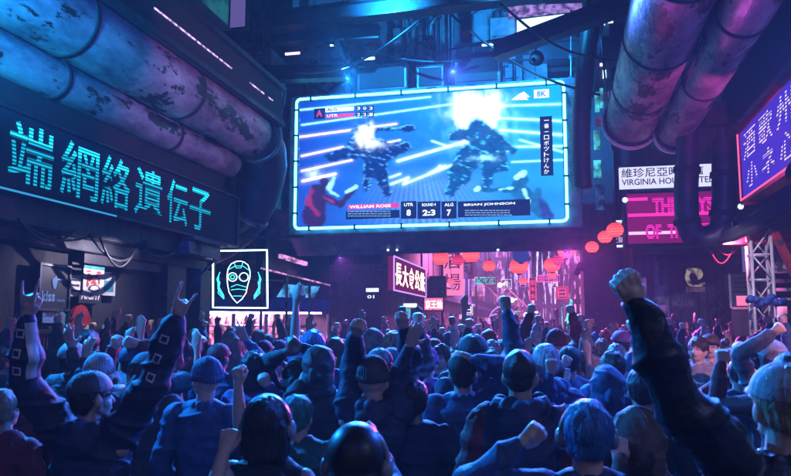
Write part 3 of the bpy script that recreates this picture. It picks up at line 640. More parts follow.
def caption(u0, u1, v0, n, seed):
    rr = random.Random(seed); m = MB()
    for r_ in range(n):
        u = u0
        while u < u1 - 2:
            w_ = rr.uniform(1.2, 4.5); a = PY(u, v0 + r_ * 2.3 + 1.0, Ys); c = PY(min(u + w_, u1), v0 + r_ * 2.3, Ys); m.quad((a[0], Ys - .012, a[2]), (c[0], Ys - .012, a[2]), (c[0], Ys - .012, c[2]), (a[0], Ys - .012, c[2])); u += w_ + .8
    W(m, 'caption_lines', 'hud_dim', scr)
caption(348, 392, 211, 3, 1); caption(465, 512, 210, 3, 2)
for (a0, a1, tp, nm) in ((401, 416.5, 'UTR', '8'), (417.5, 440.5, 'ROUND 4', '2:3'), (441.5, 456.5, 'ALG', '7')):
    sbox('score_box', 'hud_navy', a0, 201, a1, 219); w_ = a1 - a0
    stext(tp, 'hud_white', a0 + w_ * .2, 203, a1 - w_ * .2, 206.5, bold=.03); k_ = .36 if len(nm) == 1 else .22
    stext(nm, 'hud_white', a0 + w_ * k_, 209.5, a1 - w_ * k_, 216, bold=.04)
sbox('name_bar', 'hud_navy', 458, 199, 530, 217.6); stext('BRIAN JOHNSON', 'hud_white', 464, 202, 515, 206.8, bold=.03)
sbox('logo_box', 'hud_white', 534, 89, 549, 98.5); stext('8K', 'casing_blue', 537, 90.6, 546, 97)
for q_ in (((511, 100), (519, 94), (523, 96), (529, 100)), ((519, 94), (524, 91.5), (530, 97), (526, 98))):
    m = MB(); m.add([PY(u, v, Ys - .006) for u, v in q_], [(0, 1, 2, 3)]); W(m, 'logo', 'hud_white', scr)
sbox('kana_strip', 'hud_navy', 541, 116, 552, 176)
for i, ch in enumerate('一番・ロボットけんか'): v = 118 + i * 5.7; stext(ch, 'hud_white', 544, v + (2 if ch in '一・' else 0), 549, v + (3 if ch in '一・' else 4.8), bold=.02)
# rail and rods under the screen
sr = empty('cable_rail', (-2, 16.6, 3.4), 0, 'thin black rail with small lights hung beneath the video screen', 'rail')
m = MB(); m.tube([PY(390, 249, 16.6), PY(505, 247, 16.6)], .03, 6); m.tube([PY(395, 252.5, 16.6), PY(500, 250.5, 16.6)], .018, 6); W(m, 'bar', 'black_metal', sr)
m = MB()
for u in (398, 420, 445, 470, 495): m.tube([PY(u, 251, 16.6), PY(u, 240, 16.6)], .012, 5)
W(m, 'hanger', 'black_metal', sr)
m = MB()
for u in (388, 397, 498): m.ball(PY(u, 250, 16.5), .03)
W(m, 'lamp', 'hud_white', sr)

# ---- loudspeaker cabinets and machinery on top of the screen
def cabinet(u0, v0, u1, v1, Y, d, label, name='speaker_cabinet', cones=0):
    a = PY(u0, v1, Y); c = PY(u1, v0, Y); zb = 7.303; s = empty(name, ((a[0] + c[0]) / 2, Y, zb), 0, label, 'equipment')
    m = MB(); m.box((a[0], Y, zb), (c[0], Y + d, c[2])); W(m, 'body', 'casing_blue', s, .03)
    m = MB(); t = .06; m.box((a[0] + t, Y - .02, zb + t), (c[0] - t, Y - .001, c[2] - t)); W(m, 'grille', 'black_metal', s, .01)
    m = MB(); m.tube([(a[0] + .02, Y - .03, zb + .02), (c[0] - .02, Y - .03, zb + .02), (c[0] - .02, Y - .03, c[2] - .02), (a[0] + .02, Y - .03, c[2] - .02)], .012, 5, True); W(m, 'trim', 'grey_metal', s)
    return s
cabinet(357, 62, 407, 90, 16.3, .9, 'wide dark cabinet on the left top of the video screen')
cabinet(416, 64, 444, 88, 16.4, .8, 'smallest dark cabinet, middle one on top of the video screen')
cabinet(455, 50, 500, 84, 16.3, .9, 'tallest dark cabinet with pale trim on top of the video screen')
def machine_pipe(pts, r, Y, label, name='riser_pipe', mat='grey_metal'):
    s = empty(name, PY(*pts[0], Y), 0, label, 'pipe'); m = MB(); P = []
    for (a, b_), (c, d) in zip(pts, pts[1:]):
        for i in range(5): P.append(PY(a + (c - a) * i / 5, b_ + (d - b_) * i / 5, Y))
    P.append(PY(*pts[-1], Y)); m.tube(P, r, 12); W(m, 'tube', mat, s)
    m = MB()
    for k in (3, len(P) - 4): 
        d_ = (P[k + 1] - P[k]).normalized(); m.tube([P[k], P[k] + d_ * .12], r + .03, 12)
    W(m, 'collar', 'dark_metal', s); return s
machine_pipe([(404, 68), (411, 66), (413, 30), (410, 18), (404, 14)], .07, 18.2, 'pale riser pipe bending left behind the smallest cabinet')
machine_pipe([(430, 64), (430, 26), (434, 20), (440, 14)], .07, 18.2, 'pale riser pipe bending right behind the smallest cabinet')
machine_pipe([(421, 62), (421, 28)], .14, 18.6, 'short fat riser between the two pale bent pipes')
machine_pipe([(398, 10), (398, -20)], .12, 18.6, 'thin vertical pipe at the top edge above the bent risers')

# ---- megastructure overhead
def girder(a, b_, w_, h_, label, mat='dark_metal', web=True):
    a = Vector(a); b_ = Vector(b_); s = empty('girder', a, 0, label, 'girder')
    m = MB(); m.beam(a, b_, w_ * .3, h_); W(m, 'web', mat, s)
    m = MB(); up = Vector((0, 0, h_ / 2)); 
    L_ = b_ - a
    for sg in (-1, 1):
        m.beam(a + up * sg, b_ + up * sg, w_, .04)
    n_ = max(2, int(L_.length / 1.1))
    for i in range(n_): q = a + L_ * (i + .5) / n_; m.beam(q - up * .99, q + up * .99, w_ * .8, .04)
    W(m, 'flange', mat, s); return s
girder((-8, 15.0, 8.55), (4.5, 15.0, 8.9), .4, .35, 'dark steel girder crossing just above the screen cabinets')
girder((-8, 19.5, 9.3), (3, 19.5, 9.0), .5, .5, 'blue lit steel girder behind the screen cabinets')
girder((-8, 22, 8.2), (2.6, 22, 8.2), .5, .6, 'farther blue lit girder low behind the screen top')
girder((-4.7, 15.3, 8.0), (-4.7, 24, 8.0), .3, .4, 'long girder running away above the left end of the screen')
girder((.9, 14, 8.6), (.9, 24, 8.6), .3, .5, 'long girder running away above the right end of the screen')
girder(PY(495, 52, 15), PY(628, 3, 14), .3, .3, 'black girder slanting up to the right above the screen corner', 'black_metal')
girder(PY(240, 76, 15.5), PY(345, 72, 15.5), .3, .3, 'thin dark girder level with the screen top on its left')
girder(PY(245, 38, 15.5), PY(380, 33, 15.5), .3, .3, 'thin dark girder high on the left above the thin lower one')
# lattice tower at top left
def lattice(name, p0, p1, w_, n_, label, mat, cat='truss', r=.03, up=(0, 1, 0)):
    p0 = Vector(p0); p1 = Vector(p1); d = (p1 - p0).normalized(); x = d.cross(Vector(up)).normalized() * w_ / 2; y = d.cross(x).normalized() * w_ / 2
    s = empty(name, p0, 0, label, cat); C_ = [x + y, x - y, -x - y, -x + y]
    m = MB()
    for c in C_: m.tube([p0 + c, p1 + c], r, 8)
    W(m, 'chord', mat, s); m = MB()
    for i in range(n_):
        a = p0 + (p1 - p0) * i / n_; b_ = p0 + (p1 - p0) * (i + 1) / n_
        for j in range(4):
            c, e = C_[j], C_[(j + 1) % 4]; m.tube([a + c, a + e], r * .55, 6)
            if (i + j) % 2: m.tube([a + c, b_ + e], r * .55, 6)
            else: m.tube([a + e, b_ + c], r * .55, 6)
    W(m, 'lacing', mat, s); return s
lattice('lattice_mast', PY(258, 52, 14.5), PY(258, -30, 14.5), .4, 5, 'thin dark lattice mast at the top left beside the teal billboard', 'dark_metal', 'mast', .02)
# teal billboard and violet panel above the left beam
glow('teal_board', (.02, .16, .19), .8, 2); glow('violet_board', (.16, .12, .38), .7)
Xb = -4.75
y0 = PX(184, 20, Xb)[1]; y1 = PX(228, 35, Xb)[1]; zb = CZ + 4.44
s = empty('billboard', (Xb, y0, zb), 0, 'dim teal billboard with dark letters standing on the left beam', 'billboard')
m = MB(); m.box((Xb - .12, y0 - 2.0, zb), (Xb, y1, zb + 1.0)); W(m, 'board', 'teal_board', s)
text('lettering', 'SL', 'black_metal', (Xb + .006, y1 - .95, zb + .3), (0, .7, 0), (0, 0, .4), s, .02, 0)
text('lettering', '新世界', 'black_metal', (Xb + .006, y1 - 3.0, zb + .3), (0, 1.8, 0), (0, 0, .45), s, .02, 0)
m = MB(); m.box((Xb - .14, y0 - 2.05, zb - .03), (Xb + .03, y1 + .05, zb - .001)); W(m, 'sill', 'black_metal', s)
a = PY(230, 28, 13.2); c = PY(246, -10, 13.2)
m = MB(); m.box((a[0], 13.2, a[2]), (c[0], 13.3, c[2])); s = empty('panel', a, 0, 'plain violet lit panel right of the teal billboard', 'panel'); W(m, 'face', 'violet_board', s)
m = MB(); m.box((a[0] - .04, 13.19, a[2] - .04), (a[0] - .001, 13.32, c[2])); m.box((c[0] + .001, 13.19, a[2] - .04), (c[0] + .04, 13.32, c[2])); m.box((a[0], 13.19, a[2] - .04), (c[0], 13.32, a[2] - .001)); W(m, 'frame', 'black_metal', s)
# roof deck
o = empty('overhead_deck', (0, 26, 11), 0, 'dark underside of the elevated deck spanning the street', 'deck')
m = MB(); m.box((-16, 13, 11), (12, 30, 11.4)); W(m, 'slab', 'wall_panel', o)
m = MB()
for y in np.arange(13.5, 30, 1.9): m.box((-14, y, 10.55), (10, y + .3, 10.998))
W(m, 'rib', 'dark_metal', o)
# block of machinery rooms left above the screen
rr = random.Random(11)
surf('steel_mid', (.22, .24, .28), (.1, .11, .13), .4, .3, 3, .3, r2=.7)
def greeble(name, x0, x1, Y, z0, z1, label, seed, mats=('steel_mid', 'grey_metal', 'steel_mid')):
    s = empty(name, ((x0 + x1) / 2, Y, z0), 0, label, 'machinery'); r_ = random.Random(seed)
    m = MB(); m.box((x0, Y, z0), (x1, Y + 1.5, z1)); W(m, 'core', mats[0], s)
    for k in range(7):
        w_ = r_.uniform(.15, .4) * (x1 - x0); h_ = r_.uniform(.12, .4) * (z1 - z0); x = r_.uniform(x0, x1 - w_); z = r_.uniform(z0, z1 - h_); d = r_.uniform(.05, .4) + k * .003
        m = MB(); m.box((x, Y - d, z), (x + w_, Y - .001, z + h_))
        for q in range(r_.randint(0, 4)): m.box((x + w_ * .1, Y - d - .03, z + h_ * (.15 + q * .2)), (x + w_ * .9, Y - d - .001, z + h_ * (.22 + q * .2)))
        W(m, 'housing', mats[1 + k % 2], s, .01)
    m = MB()
    for k in range(6):
        x = r_.uniform(x0, x1); m.tube([(x, Y - .15, z0 - .3), (x, Y - .15, z1 - .2), (x + .3, Y - .15, z1)], r_.uniform(.02, .07), 8)
    W(m, 'conduit', 'pipe_dark', s); return s
greeble('machine_block', -6.6, -4.4, 17.6, 7.4, 10.5, 'cluttered machine block left of the cabinets above the screen', 1)
greeble('machine_block', -4.2, -2.6, 19.0, 7.6, 10.5, 'cluttered machine block directly behind the wide left cabinet', 2)
greeble('machine_block', -2.2, -.2, 19.6, 7.4, 10.5, 'cluttered machine block behind the tallest cabinet', 3)
greeble('machine_block', -7.6, -6.3, 15.5, 4.6, 8.2, 'dark machine block beside the left end of the screen', 5)
greeble('machine_block', -9.2, -7.2, 18.2, 3.6, 6.8, 'dark machine block above the food stall roof', 6)
# small lights up in the structure
glow('spark', (.4, .75, 1), 5); glow('spark_violet', (.75, .5, 1), 2.5)
for k, (u, v, Y, w_, h_, mt, lb) in enumerate([(330, 46, 17, .25, .06, 'spark', 'dotted row'), (285, 55, 15.6, .35, .05, 'spark_violet', 'short violet strip'), (303, 23, 15.6, .4, .08, 'spark_violet', 'topmost violet strip'),
        (362, 60, 16.5, .3, .05, 'spark', 'pale strip over wide cabinet'), (482, 46, 17, .3, .04, 'spark', 'pale strip over tallest cabinet'), (540, 22, 15, 0, 0, None, None)]):
    if not mt: continue
    q = PY(u, v, Y); s = empty('strip_lamp', q, 0, ('cyan' if mt == 'spark' else 'violet') + ' strip lamp in the machinery above the screen, ' + lb, 'lamp')
    m = MB(); m.box((q[0], Y, q[2]), (q[0] + w_, Y + .03, q[2] + h_)); W(m, 'tube', mt, s); m = MB(); m.box((q[0] - .02, Y + .031, q[2] - .02), (q[0] + w_ + .02, Y + .08, q[2] + h_ + .02)); W(m, 'housing', 'black_metal', s)
# lit white sign up right of the screen
glow('lit_white_cyan', (.6, 1, 1), 2.0); glow('lit_cyan_dim', (.1, .6, .75), .6, 8)
Yl = 19
s = empty('lit_sign', PY(550, 32, Yl), 0, 'blown out white and cyan sign above the screen corner', 'sign')
a = [PY(517, 34, Yl), PY(582, 20, Yl), PY(582, 12, Yl), PY(517, 20, Yl)]
m = MB(); m.add(a + [q + Vector((0, .2, 0)) for q in a], [(0, 1, 2, 3), (4, 7, 6, 5), (0, 4, 5, 1), (1, 5, 6, 2), (2, 6, 7, 3), (3, 7, 4, 0)]); W(m, 'panel', 'lit_white_cyan', s)
a = [PY(508, 16, Yl), PY(582, 8, Yl), PY(582, 3, Yl), PY(508, 6, Yl)]
m = MB(); m.add(a + [q + Vector((0, .2, 0)) for q in a], [(0, 1, 2, 3), (4, 7, 6, 5), (0, 4, 5, 1), (1, 5, 6, 2), (2, 6, 7, 3), (3, 7, 4, 0)]); W(m, 'upper_panel', 'edge_violet', s)
a = [PY(600, 15, Yl), PY(620, 5, Yl), PY(620, -4, Yl), PY(600, -2, Yl)]
m = MB(); m.add(a + [q + Vector((0, .2, 0)) for q in a], [(0, 1, 2, 3), (4, 7, 6, 5), (0, 4, 5, 1), (1, 5, 6, 2), (2, 6, 7, 3), (3, 7, 4, 0)]); W(m, 'side_panel', 'lit_cyan_dim', s)
# concrete shelves behind the screen's right corner
b = empty('building', (0, 21, 0), 0, 'dark tower with concrete ledges behind the right end of the screen', 'building')
xa = PY(516, 60, 21)[0]; xb = PY(611, 60, 21)[0]
m = MB(); m.box((xb - .9, 21.3, 0), (xb + .0, 25, 11)); W(m, 'wall', 'wall_panel', b)
m = MB(); m.box((xa, 21.6, 6.2), (xb - .91, 25, 11)); W(m, 'upper_wall', 'concrete', b)
m = MB()
for v0, v1 in ((54, 60), (70, 74), (85, 88)): z1 = PY(540, v0, 21)[2]; z0 = PY(540, v1, 21)[2]; m.box((xa, 20.9, z0), (xb - .91, 21.59, z1))
W(m, 'ledge', 'dark_metal', b)
for k, (u0, v0, u1, v1, mt) in enumerate([(602, 22, 605, 25, 'hud_white'), (608, 17, 613, 23, 'hud_white'), (600, 60, 603, 66, 'spark_violet'), (603, 70, 606, 78, 'spark'), (595, 92, 599, 112, 'win_cyan'), (600, 88, 603, 108, 'win_cyan'), (594, 130, 600, 150, 'win_cyan'), (603, 92, 609, 101, 'win_violet'), (596, 118, 602, 126, 'win_pink'), (594, 160, 601, 178, 'win_cyan'), (596, 184, 604, 210, 'win_blue')]):
    a = PY(u0, v1, 21.25); c = PY(u1, v0, 21.25); m = MB(); m.box((a[0], 21.25, a[2]), (c[0], 21.29, c[2])); W(m, 'window', mt, b)
# ribbed hose dropping right of the screen
s = empty('ribbed_hose', PY(588, 90, 15.6), 0, 'black ribbed hose hanging down along the right side of the screen', 'hose')
P = []; R_ = []
for i in range(140):
    v = -20 + i * 1.5; P.append(PY(592 - 14 * sin(max(0, v) / 190 * 2.2) + 3, v, 15.5)); R_.append(.17 if i % 2 else .2)
m = MB(); m.tube(P, R_, 16); W(m, 'hose', 'rubber', s)
machine_pipe([(571, 10), (571, 120)], .02, 17.2, 'thin pale conduit between the screen corner and the ribbed hose', 'conduit')

# ================================================================== RIGHT SIDE
# kana sign on the right
Xr = 3.1
glow('violet_face', (.06, .03, .55), 1.0); led('kana_white', (.6, .45, 1), 1.9, .05); glow('rim_pink', (1, .12, .35), 1.3)
y0, y1, z0, z1 = 8.2, 13.7, 4.08, 5.22
s = empty('shop_sign', (Xr, 11, 4), 0, 'violet lit sign with slanted white characters and a pink rim', 'sign')
m = MB(); m.box((Xr + .01, y0, z0), (Xr + .2, y1, z1)); W(m, 'panel', 'violet_face', s)
m = MB(); m.box((Xr - .02, y0 - .1, z0 - .09), (Xr + .22, y1 + .1, z0 - .001)); m.box((Xr - .02, y1 + .001, z0), (Xr + .22, y1 + .1, z1 + .09)); m.box((Xr - .02, y0 - .1, z1 + .001), (Xr + .22, y1, z1 + .09)); W(m, 'rim', 'red_paint', s)
m = MB(); m.tube([(Xr - .03, y1 + .02, z1), (Xr - .03, y1 + .02, z0 - .02), (Xr - .03, y0, z0 - .02)], .016, 6); W(m, 'rim_tube', 'rim_pink', s)
for i, (ch, c2_) in enumerate(zip('酒歌州舞町', '小ネ心ッ粉')):
    yy = 13.5 - i * 1.0; text('lettering', ch, 'kana_white', (Xr - .004, yy, z0 + .6), (0, -.8, 0), (0, 0, .46), s, .035, 0, .1)
    text('lettering', c2_, 'kana_white', (Xr - .004, yy - .1, z0 + .1), (0, -.72, 0), (0, 0, .4), s, .035, 0, .1)
m = MB(); m.ball((Xr, 13.9, 3.98), .05); W(m, 'lamp', 'hud_white', s)
m = MB()
for y in (9, 11, 13): m.beam((Xr + .15, y, z1 + .09), (Xr + .15, y, CZ + 3.4), .08)
W(m, 'hanger', 'black_metal', s)
# hotel sign
Ym = 17
def psign(Y, u0, v0, u1, v1): a = PY(u0, v1, Y); c = PY(u1, v0, Y); return a[0], c[0], a[2], c[2]
x0, x1, z0, z1 = psign(Ym, 620, 163.5, 716, 188)
s = empty('hotel_sign', (x0, Ym, z0), 0, 'white lit sign reading VIRGINIA HOUR MOTEL with characters above', 'sign')
glow('hotel_face', (.62, .62, .85), 1.3)
m = MB(); m.box((x0, Ym, z0), (x1, Ym + .2, z1)); W(m, 'panel', 'hotel_face', s)
text('lettering', '維珍尼亞時鐘店', 'black_metal', (x0 + .04, Ym - .01, z0 + (z1 - z0) * .48), (x1 - x0 - .3, 0, 0), (0, 0, (z1 - z0) * .46), s, .02, 0)
text('lettering', 'VIRGINIA HOUR MOTEL', 'black_metal', (x0 + .04, Ym - .01, z0 + .05), (x1 - x0 - .12, 0, 0), (0, 0, (z1 - z0) * .3), s, .012, 0)
m = MB(); m.box((x0 - .03, Ym + .01, z1 + .001), (x1, Ym + .22, z1 + .05)); W(m, 'cap', 'black_metal', s)
X0, X1, Z0, Z1 = psign(Ym, 628, 191, 716, 244)
s = empty('marquee_sign', (X0, Ym, Z0), 0, 'magenta cinema style marquee reading THE DAYS OF THE WEEK', 'sign')
led('marquee_text', (1, .02, .45), 2.0, .04); glow('marquee_face', (.2, .006, .11), 1.0)
m = MB(); m.box((X0, Ym, Z0), (X1, Ym + .25, Z1)); W(m, 'panel', 'marquee_face', s)
m = MB()
for z in (Z0 - .05, Z1): m.box((X0 - .06, Ym - .04, z + .001), (X1 + .05, Ym + .26, z + .05))
m.box((X0 - .06, Ym - .04, Z0), (X0 - .001, Ym + .26, Z1)); W(m, 'frame', 'dark_metal', s)
glow('bar_magenta', (1, .03, .4), 1.3); glow('bar_white', (.9, .55, .8), 1.2)
hh = Z1 - Z0; ww = X1 - X0
for zf, mt, x_ in ((.86, 'bar_magenta', .25), (.54, 'bar_magenta', 1.0), (.18, 'bar_white', .55)):
    m = MB(); m.box((X0 + .02, Ym - .02, Z0 + hh * zf), (X0 + ww * x_ - .02, Ym - .001, Z0 + hh * (zf + .06))); W(m, 'rail', mt, s)
for tx, a_, b_, z_ in (('THE', .29, .57, .6), ('DAYS', .56, .97, .6), ('OF', .2, .38, .08), ('THE', .45, .68, .08), ('WEEK', .74, 1.0, .08)):
    text('lettering', tx, 'marquee_text', (X0 + ww * a_, Ym - .03, Z0 + hh * z_), (ww * (b_ - a_), 0, 0), (0, 0, hh * .3), s, .05, 0)
m = MB(); m.ball(PY(625, 200, Ym - .1), .06); W(m, 'lamp', 'hud_white', s)
# glowing lattice sign left of it
x0, x1, z0, z1 = psign(22, 574, 222, 626, 246)
s = empty('character_sign', (x0, 22, z0), 0, 'pale sign crowded with small characters behind the red lanterns', 'sign')
glow('char_face', (.75, .55, .9), .9)
m = MB(); m.box((x0, 22, z0), (x1, 22.15, z1)); W(m, 'panel', 'wall_panel', s)
for r_, row in enumerate(('電気街市場大安', '東風麺酒歌舞伎', '新星館夜市火鍋')):
    text('lettering', row, 'char_face', (x0 + .05, 21.985, z0 + .06 + (2 - r_) * (z1 - z0) * .32), (x1 - x0 - .1, 0, 0), (0, 0, (z1 - z0) * .27), s, .03, 0)
m = MB(); m.box((x0 - .03, 21.98, z0 - .05), (x1 + .03, 22.17, z0 - .001)); m.box((x0 - .03, 21.98, z1 + .001), (x1 + .03, 22.17, z1 + .05)); W(m, 'frame', 'face_white', s)
# black U duct in front
s = empty('black_duct', (2.9, 14.6, 3.7), 0, 'fat black duct bent in a U in front of the magenta marquee', 'duct')
Yd = 14.4
pts = [(689, 118), (688, 150), (686, 190), (687, 222), (692, 234), (702, 238), (714, 236), (722, 228), (724, 200), (724, 150), (724, 100)]
P = []
for (a, b_), (c, d) in zip(pts, pts[1:]):
    for i in range(4): P.append(PY(a + (c - a) * i / 4, b_ + (d - b_) * i / 4, Yd))
m = MB(); m.tube(P, .215, 20); W(m, 'shell', 'pipe_dark', s)
for i in (6, 12, 30, 34):
    d_ = (P[i + 1] - P[i - 1]).normalized(); m = MB(); m.tube([P[i] - d_ * .05, P[i] - d_ * .045, P[i] + d_ * .045, P[i] + d_ * .05], [.216, .245, .245, .216], 20); W(m, 'band', 'black_metal', s)
s = empty('black_duct', (3.4, 14, 3.9), 0, 'black hose bundle sweeping up right under the violet sign', 'duct')
m = MB()
for k in range(3): m.tube([PY(716 + 0, 232 + k * 4, 14.3), PY(735, 230 + k * 3, 14.2), PY(758, 215 + k * 5, 13.8), PY(800, 185 + k * 7, 13.2), PY(840, 160 + k * 7, 13.0)], .09, 10)
W(m, 'hose', 'rubber', s)
s = empty('black_brace', (2.5, 14.5, 5), 0, 'short black diagonal brace between the pipe ends and the black duct', 'brace')
m = MB(); m.beam(PY(686, 165, 14.4), PY(712, 125, 14.4), .3, .3); m.beam(PY(702, 118, 14.2), PY(752, 112, 14.2), .5, .4); W(m, 'bar', 'black_metal', s)
# red beam across the right
s = empty('red_beam', (3, 15, 3.7), 0, 'red painted horizontal beam under the violet sign on the right', 'beam')
a = PY(716, 243, 14.9); c = PY(840, 232, 14.9)
m = MB(); m.box((a[0], 14.9, a[2]), (c[0] + .5, 15.2, a[2] + .16)); m.box((a[0], 14.82, a[2] + .161), (c[0] + .5, 15.2, a[2] + .2)); m.box((a[0], 14.82, a[2] - .04), (c[0] + .5, 15.2, a[2] - .001)); W(m, 'beam', 'red_paint', s)
m = MB(); m.beam(PY(774, 232, 14.5), PY(800, 285, 14.5), .22, .1); W(m, 'strut', 'red_paint', s)
# loose cable loops
for k, (pa, pb, sg, lb) in enumerate([((712, 240), (742, 242), 14, 'shallow loose wire loop hanging from the red beam'), ((706, 240), (736, 243), 22, 'deeper loose wire loop hanging from the red beam')]):
    m = MB(); m.tube([PY(pa[0] + (pb[0] - pa[0]) * t / 10, pa[1] + (pb[1] - pa[1]) * t / 10 + sg * sin(pi * t / 10), 15.2) for t in range(11)], .012, 6); tag(m.build('wire', 'red_paint'), lb, 'wire', 'wires under the red beam')
# dark facing wall
b = empty('building', (4, 19, 0), 0, 'dark plank clad building front on the right under the marquee', 'building')
XW = 1.75
m = MB(); m.box((XW, 19, 0), (12, 26, 9)); W(m, 'wall', 'wall_dark', b)
m = MB()
for i in range(34): x = XW + .05 + i * .2; m.box((x, 18.965, .1), (x + .17, 18.998, 3.55))
W(m, 'plank_cladding', 'wall_panel', b)
m = MB(); m.box((XW - .05, 18.7, 3.6), (8, 18.999, 3.75)); W(m, 'ledge', 'dark_metal', b)
def wp_(name, mt, u0, v0, u1, v1, Y=18.93, d=.03, par=None):
    a = PY(u0, v1, Y); c = PY(u1, v0, Y); m = MB(); m.box((a[0], Y, a[2]), (c[0], Y + d, c[2])); return W(m, name, mt, par or b)
wp_('door', 'grey_metal', 662, 285, 668, 345); wp_('doorway', 'win_violet', 659, 305, 667.5, 345, 18.92, .008)
wp_('poster_case', 'face_pink2', 645, 308, 653, 325)
wp_('downpipe', 'grey_metal', 656, 250, 658, 345)
wp_('window', 'win_violet', 641, 277, 646, 296)
# swirl poster
s = empty('poster', PY(695, 293, 18.9), 0, 'square gold and black swirl poster on the dark right wall', 'poster')
wp_('sheet', 'paper_black', 683.5, 265, 707, 293.5, 18.9, .02, s)
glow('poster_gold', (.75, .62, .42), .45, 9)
def disc(m, cu, cv, ru, rv, Y, n=20, a0=0, a1=2 * pi, rin=0):
    if rin:
        vs = [PY(cu + ru * k * cos(a0 + (a1 - a0) * i / n), cv - rv * k * sin(a0 + (a1 - a0) * i / n), Y) for k in (1, rin) for i in range(n + 1)]
        m.add(vs, [(i, i + 1, n + 1 + i + 1, n + 1 + i) for i in range(n)])
    else: m.add([PY(cu + ru * cos(2 * pi * i / n), cv - rv * sin(2 * pi * i / n), Y) for i in range(n)], [tuple(range(n))])
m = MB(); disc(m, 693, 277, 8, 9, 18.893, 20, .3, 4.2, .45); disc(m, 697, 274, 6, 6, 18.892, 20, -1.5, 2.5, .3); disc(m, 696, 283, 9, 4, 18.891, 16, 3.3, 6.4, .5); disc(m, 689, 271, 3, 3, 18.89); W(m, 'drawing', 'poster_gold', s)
m = MB(); a = PY(686, 292, 18.89); c = PY(705, 286.5, 18.89); m.box((a[0], 18.888, a[2]), (c[0], 18.89, c[2])); W(m, 'caption', 'paper_gold', s)
s = empty('wall_sign', PY(680, 308, 18.9), 0, 'faint grey lettered plate on the dark wall below the swirl poster', 'sign')
wp_('plate', 'wall_panel', 671, 297, 696, 309, 18.9, .02, s)
a = PY(673, 306, 18.89); c = PY(693, 300, 18.89); text('lettering', 'NO.5 LAB', 'grey_metal', (a[0], 18.888, a[2]), (c[0] - a[0], 0, 0), (0, 0, c[2] - a[2]), s, .02, 0)
# green grey cabinet with pink lamp
s = empty('vending_cabinet', PY(738, 308, 17.5), 0, 'dark green cabinet with a pink lit lower panel left of the truss column', 'cabinet')
x0, x1, z0, z1 = psign(17.5, 731, 273, 752, 308)
surf('green_panel', (.06, .12, .1), (.03, .07, .06), .4, .2, 4, .2)
m = MB(); m.box((x0, 17.5, 0), (x1, 18.1, z1)); W(m, 'body', 'green_panel', s, .01)
m = MB(); m.box((x0 + .12, 17.46, z0 + .05), (x1 - .1, 17.498, z0 + .26)); W(m, 'lamp_panel', 'face_pink2', s)
m = MB(); m.box((x0 - .03, 17.44, z0), (x0 + .01, 17.498, z1)); m.box((x0 + .011, 17.45, z0 - .03), (x1, 17.498, z0 + .02)); W(m, 'trim', 'white_paint', s)
m = MB(); 
for i in range(5): m.box((x0 + .08, 17.47, z0 + .34 + i * .1), (x1 - .06, 17.499, z0 + .36 + i * .1))
W(m, 'vent', 'black_metal', s)
wp_('banner', 'violet_board', 743, 243, 749, 272, 18.2, .03, s)
# truss column at the right edge
xc = PY(764, 300, 14.6)[0]
lattice('truss_column', (xc, 14.75, 0), (xc, 14.75, 3.66), .34, 8, 'white lit square truss column holding up the red beam', 'white_paint', 'truss', .03)
s = empty('tarpaulin', PY(765, 300, 14.3), 0, 'crumpled blue tarpaulin tied round the truss column', 'tarpaulin')
m = MB(); rr = random.Random(4); P = []
for i in range(26):
    P.append(Vector((xc - .3 + i * .024, 14.48 + .03 * sin(i * 1.9), 2.36 + .05 * sin(i * .5) + rr.uniform(-.02, .02))))
m.tube(P, [.045 + .03 * abs(sin(i * 2.3)) for i in range(26)], 9); W(m, 'cloth', 'tarp_blue', s)
# slatted shutter far right
s = empty('kiosk', (4.4, 15.8, 0), 0, 'slatted kiosk with white shelves and pink lamp at the right edge', 'kiosk')
x0, x1 = PY(773, 300, 16)[0], PY(830, 300, 16)[0]
m = MB(); m.box((x0, 16.6, 0), (x1, 16.9, 3.7)); W(m, 'back_panel', 'wall_panel', s)
for v0, v1, mt in ((262, 273, 'white_paint'), (279, 283, 'grey_metal'), (288, 291, 'white_paint'), (298, 300, 'white_paint')):
    z1 = PY(780, v0, 16)[2]; z0 = PY(780, v1, 16)[2]; m = MB(); m.box((x0, 16.0, z0), (x1, 16.599, z1)); W(m, 'shelf', mt, s)
m = MB(); m.box((x0, 16.2, 1.4), (x0 + .3, 16.23, 2.3)); W(m, 'lit_panel', 'win_pinkhot', s)
m = MB(); m.box((x0 - .04, 15.98, 0), (x0 - .001, 16.6, 3.7)); W(m, 'side', 'dark_metal', s)
glow('shelf_light', (.6, .4, .8), 2.5); m = MB(); z_ = PY(780, 262, 16)[2]; m.box((x0 + .05, 16.1, z_ + .35), (x1, 16.13, z_ + .38)); W(m, 'tube_lamp', 'shelf_light', s)
